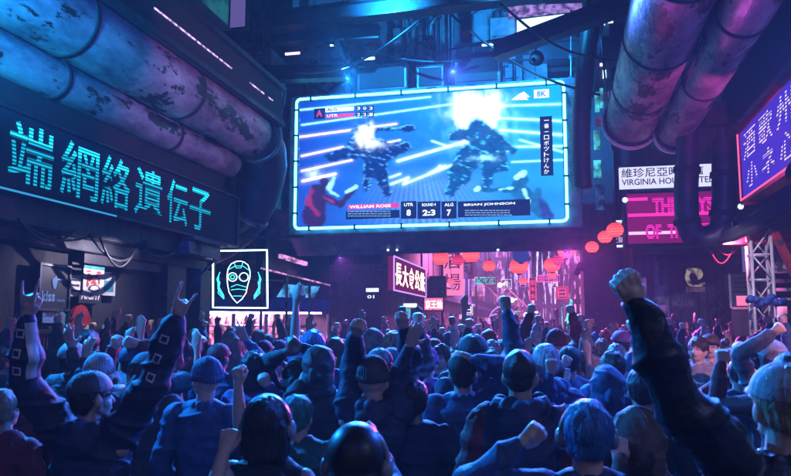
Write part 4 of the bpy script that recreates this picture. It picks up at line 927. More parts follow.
# plants behind the crowd at right
pl = empty('potted_shrub', PY(732, 338, 18.3), 0, 'loose dark leafy shrub against the right wall beside the cabinet', 'plant')
q = Vector((PY(730, 320, 18.3)[0], 18.4, 0)); m = MB(); m.tube([q, q + Vector((0, 0, .4)), q + Vector((0, 0, .42))], [.2, .26, .2], 14); W(m, 'pot', 'concrete', pl)
m = MB()
for i in range(5): m.tube([q + Vector((0, 0, .4)), q + Vector((rr.uniform(-.2, .2), rr.uniform(-.1, .1), 1.2)), q + Vector((rr.uniform(-.4, .4), rr.uniform(-.15, .15), 2.1))], [.02, .015, .006], 6)
W(m, 'stem', 'wall_panel', pl); m = MB()
for i in range(420):
    c_ = q + Vector((rr.gauss(0, .28), rr.gauss(0, .14), rr.uniform(.8, 2.4))); a_ = rr.uniform(0, 6.28); e = rr.uniform(-.8, .8); L_ = rr.uniform(.05, .1)
    d_ = Vector((cos(a_) * cos(e), sin(a_) * cos(e), sin(e))) * L_; n_ = d_.cross(Vector((rr.uniform(-1, 1), rr.uniform(-1, 1), 1))).normalized() * L_ * .35
    m.add([c_ - d_, c_ + n_, c_ + d_, c_ - n_], [(0, 1, 2, 3)])
W(m, 'foliage', 'plant_leaf', pl)

# ================================================================== FAR STREET
glow('pink_char', (1, .15, .55), 3)
box_sign('neon_sign', 27, 583, 306, 615, 315, 'wall_panel', 'row of pink neon characters above the far right crowd', tmat='pink_char', rows=[('楼堂町', .02, .1, .96, .8)], hang=False)
box_sign('small_sign', 26.3, 592, 318, 612, 328, 'wall_panel', 'faint grey lettered board under the pink neon characters', tmat='rim_violet', rows=[('ARCADE', .05, .2, .9, .6)], hang=False)
# towers of light closing the street
def streaks(name, c1, c2, s_, sx, sz):
    m_ = bpy.data.materials.new(name); n = nodes_of(m_); N = n.nodes.new; L = n.links.new
    b_ = N('ShaderNodeBsdfPrincipled'); o_ = N('ShaderNodeOutputMaterial'); L(b_.outputs[0], o_.inputs[0]); b_.inputs['Base Color'].default_value = (.03, .02, .03, 1)
    tc = N('ShaderNodeTexCoord'); mp = N('ShaderNodeMapping'); mp.inputs['Scale'].default_value = (sx, sx, sz); L(tc.outputs['Object'], mp.inputs[0])
    t1 = N('ShaderNodeTexNoise'); t1.inputs['Scale'].default_value = 1; t1.inputs['Detail'].default_value = 4; t1.inputs['Roughness'].default_value = .75; L(mp.outputs[0], t1.inputs['Vector'])
    r = N('ShaderNodeMapRange'); r.inputs['From Min'].default_value = .50; r.inputs['From Max'].default_value = .68; r.inputs['To Max'].default_value = s_; L(t1.outputs[0], r.inputs[0])
    t2 = N('ShaderNodeTexNoise'); t2.inputs['Scale'].default_value = .25; L(tc.outputs['Object'], t2.inputs['Vector'])
    r2 = N('ShaderNodeMapRange'); r2.inputs['From Min'].default_value = .4; r2.inputs['From Max'].default_value = .6; L(t2.outputs[0], r2.inputs[0])
    mx = N('ShaderNodeMix'); mx.data_type = 'RGBA'; mx.inputs[6].default_value = (*c1, 1); mx.inputs[7].default_value = (*c2, 1); L(r2.outputs[0], mx.inputs[0])
    L(mx.outputs[2], b_.inputs['Emission Color']); L(r.outputs[0], b_.inputs['Emission Strength']); M[name] = m_
streaks('streak_violet', (.6, .35, 1), (1, .2, .5), 2.6, 3.2, .9)
streaks('streak_cyan', (.15, .5, 1), (.7, .5, 1), 4.5, 4.0, .35)
streaks('streak_pink', (1, .2, .45), (.6, .2, 1), 1.2, 3.0, .8)
def tower(u0, u1, Y, vt, d, mat, label, seed):
    a = PY(u0, 327, Y)[0]; c = PY(u1, 327, Y)[0]; zt = PY(u0, vt, Y)[2]; s = empty('tower', ((a + c) / 2, Y, 0), 0, label, 'tower')
    m = MB(); m.box((a, Y, 0), (c, Y + d, zt)); W(m, 'lit_facade', mat, s)
    r_ = random.Random(seed); m = MB()
    for i in range(5): x = a + (c - a) * (i + .5) / 5; m.box((x - .08, Y - .25, 0), (x + .08, Y - .001, zt * r_.uniform(.6, 1)))
    for z in np.arange(3, zt, 3.4): m.box((a - .1, Y - .35, z), (c + .1, Y - .251, z + .25))
    W(m, 'fin', 'dark_metal', s); return s
tower(497, 531, 52, 225, 6, 'streak_violet', 'violet tower with vertical light streaks left of the twin lanterns', 1)
tower(533, 563, 46, 215, 6, 'streak_cyan', 'brightest blue white tower of vertical light streaks at the street end', 2)
tower(565, 592, 38, 235, 6, 'streak_violet', 'pale violet lit tower on the right of the brightest tower', 3)
tower(452, 496, 66, 235, 5, 'streak_pink', 'dim pink tower closing the left part of the street', 4)
tower(594, 640, 34, 205, 6, 'wall_dark', 'plain dark tower above the pink neon characters', 5)
o = MB(); o.box((-30, 90, 0), (30, 92, 30)); tag(o.build('backdrop_building', 'wall_dark'), 'dark hazy block far beyond the lit towers', 'building')
# teal hanging banner and cyan frame outline
glow('teal_neon', (.05, .9, .7), 3, 3)
s = empty('teal_banner', PY(570, 330, 30), 0, 'glowing teal vertical banner at the end of the street', 'banner')
a = PY(567, 330, 30); c = PY(573, 299, 30); m = MB(); m.add([PY(u, v, 30) for u, v in ((566, 330), (571, 327), (574, 312), (572, 300), (570, 299), (568, 312), (565, 322))] + [PY(u, v, 30.1) for u, v in ((566, 330), (571, 327), (574, 312), (572, 300), (570, 299), (568, 312), (565, 322))], [tuple(range(7)), tuple(reversed(range(7, 14)))] + [(i, i + 7, (i + 1) % 7 + 7, (i + 1) % 7) for i in range(7)]); W(m, 'cloth', 'teal_neon', s)
m = MB(); m.tube([PY(562, 307, 30), PY(571, 307, 30), PY(571, 326, 30), PY(562, 326, 30)], .03, 6, True); W(m, 'outline', 'win_cyan', s)
# white crane truss
lattice('crane_truss', PY(486, 276, 32), PY(530, 320, 30), .55, 9, 'pale slanting lattice truss under the lanterns mid street', 'concrete', 'truss', .03)
glow('truss_lamp', (.9, .7, 1), 4)
for k, (u, v) in enumerate(((500, 285), (512, 300), (526, 315), (533, 313))):
    m = MB(); m.ball(PY(u, v, 30.5), .1); m.tube([PY(u, v, 30.5), PY(u + 5, v - 1, 30.5)], .035, 6); tag(m.build('work_lamp', 'truss_lamp'), ['top lamp on the white slanting truss', 'middle lamp on the white slanting truss', 'lowest lamp on the white slanting truss', 'lamp just past the foot of the white slanting truss'][k], 'lamp')
# arched wire frames above the far crowd
for k, (u, v, r_, lb) in enumerate([(503, 320, .55, 'large pale round wire hoop above the far crowd'), (497, 324, .4, 'smaller pale wire hoop left of the large one')]):
    q = PY(u, v, 31); m = MB(); m.tube([q + Vector((r_ * cos(2 * pi * i / 20), 0, r_ * sin(2 * pi * i / 20))) for i in range(20)], .025, 6, True); m.tube([q - Vector((0, 0, r_)), Vector((q[0], 31, 0))], .03, 6); tag(m.build('hoop', 'rim_violet'), lb, 'hoop')
# vertical shop signs along both sides
rr = random.Random(21)
for k, (X_, Y_, z_, mt, tx, lb) in enumerate([(-4.4, 31, 3.2, 'face_pink2', '酒場', 'rosy upright sign on the left past the dim green sign'), (-4.5, 36, 4.2, 'win_violet', '寿司', 'violet upright sign deep along the left facades'), (-4.6, 42, 3.6, 'win_pinkhot', '麺', 'short hot pink upright sign deep along the left facades'),
        (2.7, 29, 3.4, 'win_violet', '茶屋', 'violet upright sign on the right above the pink neon characters'), (2.9, 35, 4.6, 'face_pink2', '薬', 'rosy upright sign deep along the right facades'), (3.0, 41, 3.8, 'win_cyan', '本', 'cyan upright sign deep along the right facades')]):
    s = empty('upright_sign', (X_, Y_, z_), 0, lb, 'sign'); h = .9 * len(tx) + .2
    m = MB(); m.box((X_ - .45, Y_, z_), (X_ + .45, Y_ + .2, z_ + h)); W(m, 'panel', mt, s)
    for i, ch in enumerate(tx): text('lettering', ch, 'black_metal', (X_ - .35, Y_ - .01, z_ + h - .9 - i * .9), (.7, 0, 0), (0, 0, .7), s, .02, 0)
    m = MB(); sx = -1 if X_ < 0 else 1; m.beam((X_, Y_ + .1, z_ + h), (X_ + sx * .6, Y_ + .1, z_ + h), .06); W(m, 'bracket', 'black_metal', s)

glow('sm_red', (1, .06, .12), 1.4); glow('sm_teal', (.03, .8, .7), 1.4); glow('sm_violet', (.5, .2, 1), 1.4); glow('sm_blue', (.1, .4, 1), 1.4); glow('sm_white', (.8, .75, 1), 1.4); glow('sm_pink', (1, .1, .5), 1.4)
kinds = [('red', 'sm_red'), ('teal', 'sm_teal'), ('violet', 'sm_violet'), ('blue', 'sm_blue'), ('white', 'sm_white'), ('pink', 'sm_pink')]
chs = '金木水火土月日山川田中古本店茶酒麺肉魚鳥花星夢光'; places = [(449, 489, 'above the far left crowd'), (503, 533, 'around the violet tower'), (534, 566, 'in front of the brightest tower'), (567, 600, 'right of the teal banner')]
n2 = 0; rs2 = random.Random(14)
for (ua, ub, pl_) in places:
    for (cn, cm), shp in zip(rs2.sample(kinds, 4) , ('tall', 'square', 'wide', 'tall')):
        Y = rs2.uniform(33, 44); u = rs2.uniform(ua, ub); v = rs2.uniform(268, 316); w_, h_ = {'tall': (.3, 1.1), 'square': (.5, .5), 'wide': (1.0, .3)}[shp]
        q = PY(u, v, Y); s = empty('street_sign', q, 0, 'small %s %s neon sign %s' % (shp, cn, pl_), 'sign'); n2 += 1
        m = MB(); m.box((q[0] - w_ / 2, Y + .02, q[2] - h_ / 2), (q[0] + w_ / 2, Y + .14, q[2] + h_ / 2)); W(m, 'panel', 'black_metal', s)
        m = MB(); m.tube([(q[0] - w_ / 2, Y, q[2] - h_ / 2), (q[0] + w_ / 2, Y, q[2] - h_ / 2), (q[0] + w_ / 2, Y, q[2] + h_ / 2), (q[0] - w_ / 2, Y, q[2] + h_ / 2)], .02, 5, True); W(m, 'rim', cm, s)
        n_c = {'tall': 3, 'square': 1, 'wide': 3}[shp]; cs = min(w_, h_) * .78 if shp != 'tall' else .26
        for i in range(n_c):
            ox_ = q[0] - cs / 2 + ((i - 1) * .31 if shp == 'wide' else 0); oz_ = q[2] - cs / 2 + ((1 - i) * .34 if shp == 'tall' else 0)
            text('lettering', chs[(n2 * 3 + i) % len(chs)], cm, (ox_, Y - .005, oz_), (cs, 0, 0), (0, 0, cs), s, .02, 0)
        m = MB(); m.tube([(q[0], Y + .08, q[2] + h_ / 2), (q[0], Y + .08, 7.5)], .02, 5); W(m, 'hanger', 'black_metal', s)
# ---- red paper lanterns
glow('lantern_red', (1, .045, .05), 2.3); glow('lantern_deep', (.75, .05, .18), .9); glow('lantern_blue', (.05, .08, .5), .5)  # the blue lantern's tone is a faint glow of its own
def paper(name, c, s_):
    m_ = bpy.data.materials.new(name); n = nodes_of(m_); N = n.nodes.new; L = n.links.new
    e = N('ShaderNodeEmission'); o = N('ShaderNodeOutputMaterial'); L(e.outputs[0], o.inputs[0]); e.inputs[0].default_value = (*c, 1)
    tc = N('ShaderNodeTexCoord'); sx = N('ShaderNodeSeparateXYZ'); L(tc.outputs['Object'], sx.inputs[0])
    a = N('ShaderNodeMath'); a.operation = 'MULTIPLY'; a.inputs[1].default_value = 95; L(sx.outputs[2], a.inputs[0]); q = N('ShaderNodeMath'); q.operation = 'SINE'; L(a.outputs[0], q.inputs[0])
    r = N('ShaderNodeMapRange'); r.inputs['From Min'].default_value = -1; r.inputs['From Max'].default_value = .2; r.inputs['To Min'].default_value = .45; r.inputs['To Max'].default_value = 1; L(q.outputs[0], r.inputs[0])
    z2 = N('ShaderNodeMath'); z2.operation = 'ABSOLUTE'; z3 = N('ShaderNodeMath'); z3.operation = 'ADD'; z3.inputs[1].default_value = .05; L(sx.outputs[2], z3.inputs[0]); L(z3.outputs[0], z2.inputs[0])
    f = N('ShaderNodeMapRange'); f.inputs['From Min'].default_value = 0; f.inputs['From Max'].default_value = .25; f.inputs['To Min'].default_value = s_ * 1.5; f.inputs['To Max'].default_value = s_ * .35; L(z2.outputs[0], f.inputs[0])
    k_ = N('ShaderNodeMath'); k_.operation = 'MULTIPLY'; L(f.outputs[0], k_.inputs[0]); L(r.outputs[0], k_.inputs[1]); L(k_.outputs[0], e.inputs[1]); M[name] = m_
paper('lantern_red', (1, .06, .06), 2.4); paper('lantern_deep', (.75, .04, .12), 1.1)
def lantern(u, v, rp, Y, mat, label):
    c_ = PY(u, v, Y); r_ = rp * .93 * Y / 750; s = empty('paper_lantern', c_, 0, label, 'lantern', 'red paper lanterns hung across the street')
    m = MB(); n_ = 20; prof = []
    for i in range(n_ + 1):
        a_ = pi * (i / n_) * .9 + pi * .05; prof.append((r_ * sin(a_) * (1 + (.05 if i % 2 else 0)), r_ * .92 * cos(a_)))
    m.tube([Vector((0, 0, z)) for x, z in prof], [x for x, z in prof], 20); m.build('shade', mat, s)
    for sg in (-1, 1):
        m = MB(); m.tube([(0, 0, sg * r_ * .88), (0, 0, sg * r_ * 1.0)], r_ * .28, 12); m.build('cap', 'black_metal', s)
    m = MB(); m.tube([(0, 0, r_), (0, 0, r_ + .8)], .012, 5); m.build('cord', 'black_metal', s); return s
for a_ in [(441, 258, 8.5, 22, 'lantern_red', 'leftmost large red lantern just under the screen'), (458, 260, 6.5, 24, 'lantern_deep', 'dim middle sized lantern between the first two large ones under the screen'),
    (471, 255, 9, 22, 'lantern_red', 'large red lantern under the middle of the screen'), (489, 266, 6.5, 24, 'lantern_red', 'red lantern hanging alone over the white slanting truss'),
    (451, 282, 3.6, 30, 'lantern_red', 'small far lantern right of the dim green sign'), (491, 267, 4, 34, 'lantern_deep', 'small dim lantern touching the one over the white truss'),
    (519, 266, 9.5, 21, 'lantern_red', 'large red lantern half behind a dark blue one'), (521, 256, 8.5, 19, 'lantern_blue', 'faintly glowing dark blue lantern under the right half of the screen'),
    (523, 281, 4.2, 30, 'lantern_red', 'small lantern below the dark blue one'), (552, 265, 8.5, 23, 'lantern_red', 'large red lantern low in the cluster under the screen corner'),
    (558, 260, 6, 21, 'lantern_deep', 'dark crimson lantern in the middle of the cluster'), (566, 251, 8.5, 20, 'lantern_red', 'brightest large lantern on top of the cluster under the screen corner'),
    (552, 275, 4.2, 28, 'lantern_red', 'small lantern at the bottom of the cluster'), (592, 247, 6.6, 21, 'lantern_red', 'lowest of the three lanterns climbing toward the marquee'),
    (605, 237, 7.2, 20, 'lantern_red', 'middle of the three lanterns climbing toward the marquee'), (615, 230, 8.5, 19, 'lantern_red', 'topmost of the three lanterns climbing toward the marquee')]:
    lantern(*a_)
m = MB(); m.ball(PY(583, 266, 21), .17, (1, 1, .8)); m.ball(PY(577, 272, 21), .1); m.tube([PY(583, 266, 21), PY(583, 215, 21)], .01, 5); tag(m.build('camera_dome', 'dark_metal'), 'dark round camera housing hanging right of the lantern cluster', 'camera')
# string the lanterns hang on
for k, (pa, pb, lb) in enumerate([((430, 244), (600, 236), 'wire carrying the lanterns under the screen'), ((598, 240), (640, 205), 'wire carrying the lanterns that climb to the marquee')]):
    m = MB(); m.tube([PY(pa[0] + (pb[0] - pa[0]) * t / 12, pa[1] + (pb[1] - pa[1]) * t / 12 + 5 * sin(pi * t / 12), 21) for t in range(13)], .012, 5); tag(m.build('wire', 'rubber'), lb, 'wire')

# ================================================================== ADDED LAMPS, AND THE STALL LAMP
surf('lens_glass', (.3, .4, .6), None, .1, 0, 5, 0)
def add_fill(loc, target, col_, e, size, label, blend=.6, k=1.):  # fill light in a made-up fixture, added to brighten crowd and structure
    s = empty('fill_light', loc, 0, label, 'lamp'); d = (Vector(target) - Vector(loc)).normalized(); q = d.to_track_quat('-Z', 'Y'); mt = q.to_matrix().to_4x4()
    m = MB(); m.tube([mt @ Vector((0, 0, .22)), mt @ Vector((0, 0, .2)), mt @ Vector((0, 0, .0)), mt @ Vector((0, 0, -.06))], [.06, .11, .13, .17], 18, cap=False); m.build('housing', 'black_metal', s)
    m = MB(); m.tube([mt @ Vector((0, 0, .02)), mt @ Vector((0, 0, .025))], .1, 18); m.build('lens', 'lens_glass', s)
    m = MB(); m.tube([(0, 0, 0.05), (0, 0, .5)], .02, 6); m.build('bracket', 'black_metal', s)
    l = bpy.data.lights.new('fill_lamp', 'SPOT'); l.energy = e; l.color = col_; l.spot_size = radians(size); l.spot_blend = blend; l.shadow_soft_size = .006
    o = bpy.data.objects.new('fill_lamp', l); link(o, s); o.location = d * .1; o.rotation_mode = 'QUATERNION'; o.rotation_quaternion = q; s.scale = (k, k, k); return s
s = empty('added_bar', (0, 0, 0), 0, 'added black bar for fill lights over the street behind the viewer', 'bar'); m = MB(); m.tube([(-7, -1.0, 5.1), (6, -1.0, 5.1)], .05, 8); m.build('pole', 'black_metal', s)  # unseen bar, added only to carry the fill lights
add_fill((-3.6, -1.0, 4.6), (-2.5, 6.0, 1.4), (.01, .08, 1), 90, 80, 'blue floodlight added on the left of the added bar')  # front fill for the crowd, added behind the camera
add_fill((3.0, -1.0, 4.6), (.5, 6.0, 1.4), (.02, .06, 1), 60, 80, 'blue floodlight added on the right of the added bar')
add_fill((.9, -.4, 4.7), (1.9, 8.5, 6.2), (.02, .12, 1), 800, 60, 'blue floodlight added below the right pipes to brighten them')  # this and the following pipe lights are added to colour the pipes
add_fill((2.7, 4.6, 4.5), (1.9, 9.5, 6.0), (.2, .12, 1), 420, 70, 'violet floodlight added below the right beam to brighten the right pipes')
add_fill((-4.4, 2.8, 3.9), (-5.35, 5.9, 5.7), (.005, .5, .8), 3600, 62, 'cyan floodlight added, aimed up at the left pipes')
add_fill((-3.6, 3.6, 4.3), (-5.3, 9.3, 5.3), (.01, .10, 1.0), 1500, 50, 'blue floodlight added, aimed along the left pipes')
add_fill((2.9, 8.6, 3.9), (-5.2, 10.0, 5.2), (1, .12, .5), 1100, 30, 'pink floodlight added on the violet sign, aimed at the left pipes')
add_fill((3.0, 10.2, 3.85), (1.7, 13.2, 6.1), (1, .08, .45), 260, 70, 'pink floodlight added, aimed at the ends of the right pipes')
add_fill((-5.45, 5.5, 4.3), (-1.8, 3.6, 1.4), (.01, .26, 1), 3400, 80, 'blue side floodlight added under the left pipes to rim the crowd', k=.45)  # side rim lights, added to edge the near crowd
add_fill((2.95, 8.4, 4.9), (.3, 3.4, 1.4), (.03, .15, 1), 3000, 80, 'blue side floodlight added under the right beam to rim the crowd')
add_fill((3.0, 4.3, 3.5), (1.5, 7.4, 1.35), (1, .42, .72), 650, 38, 'added pale pink lamp beside the violet sign lighting the bystanders', k=.5)  # added to brighten the bystanders on the right
add_fill((3.3, 1.0, 3.9), (.6, 2.2, 2.0), (.35, .45, 1), 110, 40, 'small pale lamp added at right to brighten the huge raised fist', k=.5)  # added to lift the big raised fist
add_fill((2.75, 12.8, 3.55), (3.45, 14.9, 2.3), (.9, .75, 1), 130, 80, 'added small white lamp among the black hoses lighting the truss column', k=.3)  # added so the truss column reads white
add_fill((3.1, 14.6, 3.5), (3.0, 18.9, 2.2), (1, .15, .5), 260, 120, 'added small pink lamp under the red beam lighting the dark wall', k=.3)  # added to lift the dark wall with pink
add_fill((.15, 16.3, 3.5), (.8, 9.5, 0.0), (.85, .10, .8), 4600, 92, 'violet floodlight added under the right end of the screen', k=.4)  # both violet lights below the screen are added to tint the middle crowd
add_fill((-4.9, 16.3, 3.5), (-2.0, 11.5, -.6), (.6, .15, 1), 1500, 76, 'violet floodlight added under the left end of the screen', k=.4)
add_fill((-4.6, 15.85, 7.5), (-2.6, 4.0, 1.4), (.012, .30, 1), 22000, 60, 'added cyan spotlight on the left top edge of the screen', k=.5)  # strong rim lights added above the picture for the near rows
add_fill((-2.2, 15.85, 7.5), (0.3, 4.0, .9), (.06, .18, 1), 24000, 46, 'added cyan spotlight on the right top edge of the screen', k=.5)
add_fill((-5.4, 8.9, 2.95), (-6.15, 8.8, 2.3), (.85, .75, .95), 75, 140, 'added small pale lamp under the cyan sign lighting the posters', k=.45)  # added so the posters stand out
add_fill((-3.4, 14.2, 8.7), (-3.4, 19, 8.6), (.01, .30, .9), 2400, 130, 'blue floodlight added on the girder left of the tallest cabinet')  # girder lights added to show the machinery behind the cabinets
add_fill((-.6, 14.2, 8.9), (-.8, 19, 8.6), (.01, .36, .9), 2400, 130, 'blue floodlight added on the girder right of the tallest cabinet')
for k, (x, t) in enumerate(((-4.6, (-5.5, 20, 10.5)), (-.4, (.5, 19.5, 9.5)))):
    add_fill((x, 16.2, 7.75), t, (.01, .30, .9), 2400, 125, ['added blue uplight at the left end of the screen top', 'added blue uplight at the right end of the screen top'][k])  # uplights added to brighten the structure overhead
q = Vector((-7.0, 17.2, 2.15)); l = bpy.data.lights.new('stall_lamp', 'SPOT'); l.energy = 700; l.color = (1, .35, .75); l.spot_size = radians(160); l.shadow_soft_size = .02
o = bpy.data.objects.new('stall_lamp', l); link(o, st); o.location = (Ls / 2, .3, 2.2); o.rotation_euler = (radians(25), 0, 0)
def added_street_lamp(x, y, z, c_, e, label):  # street lamps added to make the far haze glow pink and violet
    s = empty('added_street_lamp', (x, y, 0), 0, label, 'added street lamp'); sx = -1 if x < 0 else 1
    m = MB(); m.tube([(sx * 1.0, 0, 0), (sx * 1.0, 0, z), (sx * .8, 0, z + .2), (0, 0, z + .2)], .05, 8); m.build('post', 'black_metal', s)
    m = MB(); m.box((-.25, -.12, z + .06), (.25, .12, z + .14)); m.build('lamp_head', 'black_metal', s)
    m = MB(); m.box((-.2, -.09, z + .03), (.2, .09, z + .058)); m.build('lens', 'spark_violet', s)
    l = bpy.data.lights.new('added_street_light', 'SPOT'); l.energy = e; l.color = c_; l.spot_size = radians(150); l.spot_blend = .7; l.shadow_soft_size = .03
    o = bpy.data.objects.new('added_street_light', l); link(o, s); o.location = (0, 0, z)
for a_ in ((1.2, 22, 5.6, (.7, .25, 1), 4000, 'nearest added violet street lamp past the marquee'), (-3.2, 27, 5.8, (1, .22, .6), 6500, 'added pink street lamp left of the far street'),
    (1.6, 33, 6.2, (1, .25, .7), 9000, 'added pink street lamp right of the far street'), (-3.4, 40, 6.5, (.75, .3, 1), 9000, 'farthest added violet street lamp on the left')):
    added_street_lamp(*a_)

rr = random.Random(31)
CB = [((250, 60), (420, 20), 30, 15), ((300, 5), (470, 60), 22, 16), ((330, 88), (560, 30), -8, 17), ((440, 5), (600, 95), 16, 15.5), ((280, 120), (296, 20), 4, 15.8), ((600, 20), (613, 150), 10, 16.8), ((240, 10), (330, 95), 12, 17), ((500, 3), (612, 60), 14, 14.5)]
CW = ['long slack cable from the lattice mast across the upper left', 'cable dropping from the top edge onto the tallest cabinet', 'nearly straight cable rising behind the cabinets to the lit sign', 'cable crossing down right past the screen corner', 'short cable hanging left of the screen end', 'cable hanging beside the widest right pipe', 'cable running down behind the dark left girders', 'cable slung under the black slanting girder']
for (pa, pb, sg, Y), lb in zip(CB, CW):
    m = MB(); m.tube([PY(pa[0] + (pb[0] - pa[0]) * t / 14, pa[1] + (pb[1] - pa[1]) * t / 14 + sg * sin(pi * t / 14), Y + .5 * sin(t)*.2) for t in range(15)], .028, 6); tag(m.build('overhead_cable', 'rubber'), lb, 'cable', 'cables strung among the machinery')
# ================================================================== PEOPLE
def fabric(name, c, rough=.72): return surf(name, c, tuple(x * .45 for x in c), rough, 0, 16, .22, bscale=110)
CL = {'black': (.014, .014, .018), 'navy': (.03, .045, .11), 'charcoal': (.06, .062, .07), 'grey': (.2, .2, .22), 'blue': (.04, .08, .22), 'red': (.22, .02, .03), 'maroon': (.14, .02, .03),
      'teal': (.02, .12, .14), 'pale': (.36, .36, .38), 'purple': (.16, .06, .28), 'olive': (.09, .09, .05), 'brown': (.12, .07, .05)}
for k_, v_ in CL.items(): fabric('cloth_' + k_, v_)
surf('leather_black', (.022, .028, .05), (.012, .014, .025), .46, 0, 8, .3, bscale=40)
surf('denim', (.04, .055, .1), (.02, .03, .06), .85, 0, 12, .2)
surf('shoe', (.03, .03, .03), None, .5, 0, 8, .1)
def skinmat(name, c):
    m_ = surf(name, c, tuple(x * .86 for x in c), .5, 0, 14, .12, bscale=90); p_ = [x for x in m_.node_tree.nodes if x.type == 'BSDF_PRINCIPLED'][0]
    p_.inputs['Subsurface Weight'].default_value = .12; p_.inputs['Subsurface Radius'].default_value = (.02, .008, .005); p_.inputs['Subsurface Scale'].default_value = .5
skinmat('skin_light', (.58, .38, .30)); skinmat('skin_mid', (.40, .25, .18)); skinmat('skin_dark', (.16, .09, .065))
surf('eye_dark', (.02, .015, .015), None, .3, 0, 5, 0); surf('lips', (.35, .12, .1), None, .5, 0, 5, 0); surf('eye_white', (.7, .7, .7), None, .3, 0, 5, 0)
def hairmat(name, c, c2=None): surf(name, c, c2 or tuple(x * .4 for x in c), .38, 0, 30, .5, stretch=(3, 3, .4), bscale=70)
hairmat('hair_black', (.02, .018, .02)); hairmat('hair_brown', (.06, .035, .02)); hairmat('hair_blond', (.4, .3, .16)); hairmat('hair_blue', (.04, .2, .5)); hairmat('hair_teal', (.03, .3, .32)); hairmat('hair_white', (.6, .6, .62)); hairmat('hair_red', (.4, .05, .03))
surf('plastic_grey', (.25, .26, .28), None, .3, 0, 5, .05); surf('plastic_black', (.015, .015, .018), None, .42, 0, 5, .03)

def nval(P, seed=0):
    """vectorised value noise on an (n,3) array"""
    P = P + seed * 17.13; i = np.floor(P).astype(np.int64); f = P - i; f = f * f * (3 - 2 * f)
    def h(a, b_, c):
        n_ = (a * 73856093) ^ (b_ * 19349663) ^ (c * 83492791); n_ = (n_ ^ (n_ >> 13)) * 1274126177 & 0x7fffffff; return (n_ % 100003) / 100003.0
    r = 0
    for dx_ in (0, 1):
        for dy_ in (0, 1):
            for dz_ in (0, 1):
                w_ = (f[:, 0] if dx_ else 1 - f[:, 0]) * (f[:, 1] if dy_ else 1 - f[:, 1]) * (f[:, 2] if dz_ else 1 - f[:, 2])
                r = r + w_ * h(i[:, 0] + dx_, i[:, 1] + dy_, i[:, 2] + dz_)
    return r
def rcap(m, a, b, r0, r1, n=12, flat=None):
    a = Vector(a); b = Vector(b); d = b - a; L_ = d.length
    if L_ < 1e-5: m.ball(a, max(r0, r1)); return
    d /= L_; ps = []; rs = []
    for t in (80, 55, 28, 0): ps.append(a - d * r0 * sin(radians(t))); rs.append(r0 * cos(radians(t)))
    for t in (0, 28, 55, 80): ps.append(b + d * r1 * sin(radians(t)) + d * 1e-5); rs.append(r1 * cos(radians(t)))
    m.tube(ps, rs, n)
def loft(m, rings, n=20):
    vs = []; fs = []
    for (cx, cy, cz), rx, ry in rings:
        for j in range(n): a = 2 * pi * j / n; c_, s_ = cos(a), sin(a); e = .85; vs.append((cx + rx * math.copysign(abs(c_) ** e, c_), cy + ry * math.copysign(abs(s_) ** e, s_), cz))
    k = len(rings)
    for i in range(k - 1):
        for j in range(n): fs.append((i * n + j, i * n + (j + 1) % n, (i + 1) * n + (j + 1) % n, (i + 1) * n + j))
    fs.append(tuple(reversed(range(n)))); fs.append(tuple((k - 1) * n + j for j in range(n))); m.add(vs, fs, True)
def remesh(m, vox, smooth=3, name='body'):
    me = bpy.data.meshes.new(name); me.from_pydata(m.v, [], m.f)
    bm = bmesh.new(); bm.from_mesh(me); bmesh.ops.recalc_face_normals(bm, faces=bm.faces); bm.to_mesh(me); bm.free()
    o = bpy.data.objects.new('t', me); COL.objects.link(o); md = o.modifiers.new('r', 'REMESH'); md.mode = 'VOXEL'; md.voxel_size = vox
    if smooth: s_ = o.modifiers.new('s', 'SMOOTH'); s_.iterations = smooth; s_.factor = .5
    dg = bpy.context.evaluated_depsgraph_get(); r = bpy.data.meshes.new_from_object(o.evaluated_get(dg)); bpy.data.objects.remove(o); bpy.data.meshes.remove(me)
    r.name = name; r.polygons.foreach_set('use_smooth', [True] * len(r.polygons)); return r
def get_co(me): a = np.empty(len(me.vertices) * 3, np.float32); me.vertices.foreach_get('co', a); return a.reshape(-1, 3).astype(float)
def set_co(me, c): me.vertices.foreach_set('co', c.astype(np.float32).ravel()); me.update()
def get_no(me): a = np.empty(len(me.vertices) * 3, np.float32); me.vertices.foreach_get('normal', a); return a.reshape(-1, 3).astype(float)
def folds(me, amp, f=(5, 5, 13), seed=0, fine=.16):
    c = get_co(me); n_ = get_no(me); F_ = np.array(f)
    wv = np.stack([nval(c * 4, seed + 1), nval(c * 4, seed + 2), nval(c * 4, seed + 3)], 1) * 2.0
    a = 1 - np.abs(2 * nval(c * F_ + wv, seed) - 1); b_ = 1 - np.abs(2 * nval(c * F_ * 2.2 + wv * 1.5, seed + 5) - 1)
    h = 1.4 * (a ** 3 - .25) + fine * 1.3 * (b_ ** 3 - .25); set_co(me, c + n_ * (h * amp)[:, None])
def fin(me, name, mats, parent):
    me.materials.clear()
    for k_ in (mats if isinstance(mats, (list, tuple)) else [mats]): me.materials.append(M[k_])
    o = bpy.data.objects.new(name, me); link(o, parent); return o

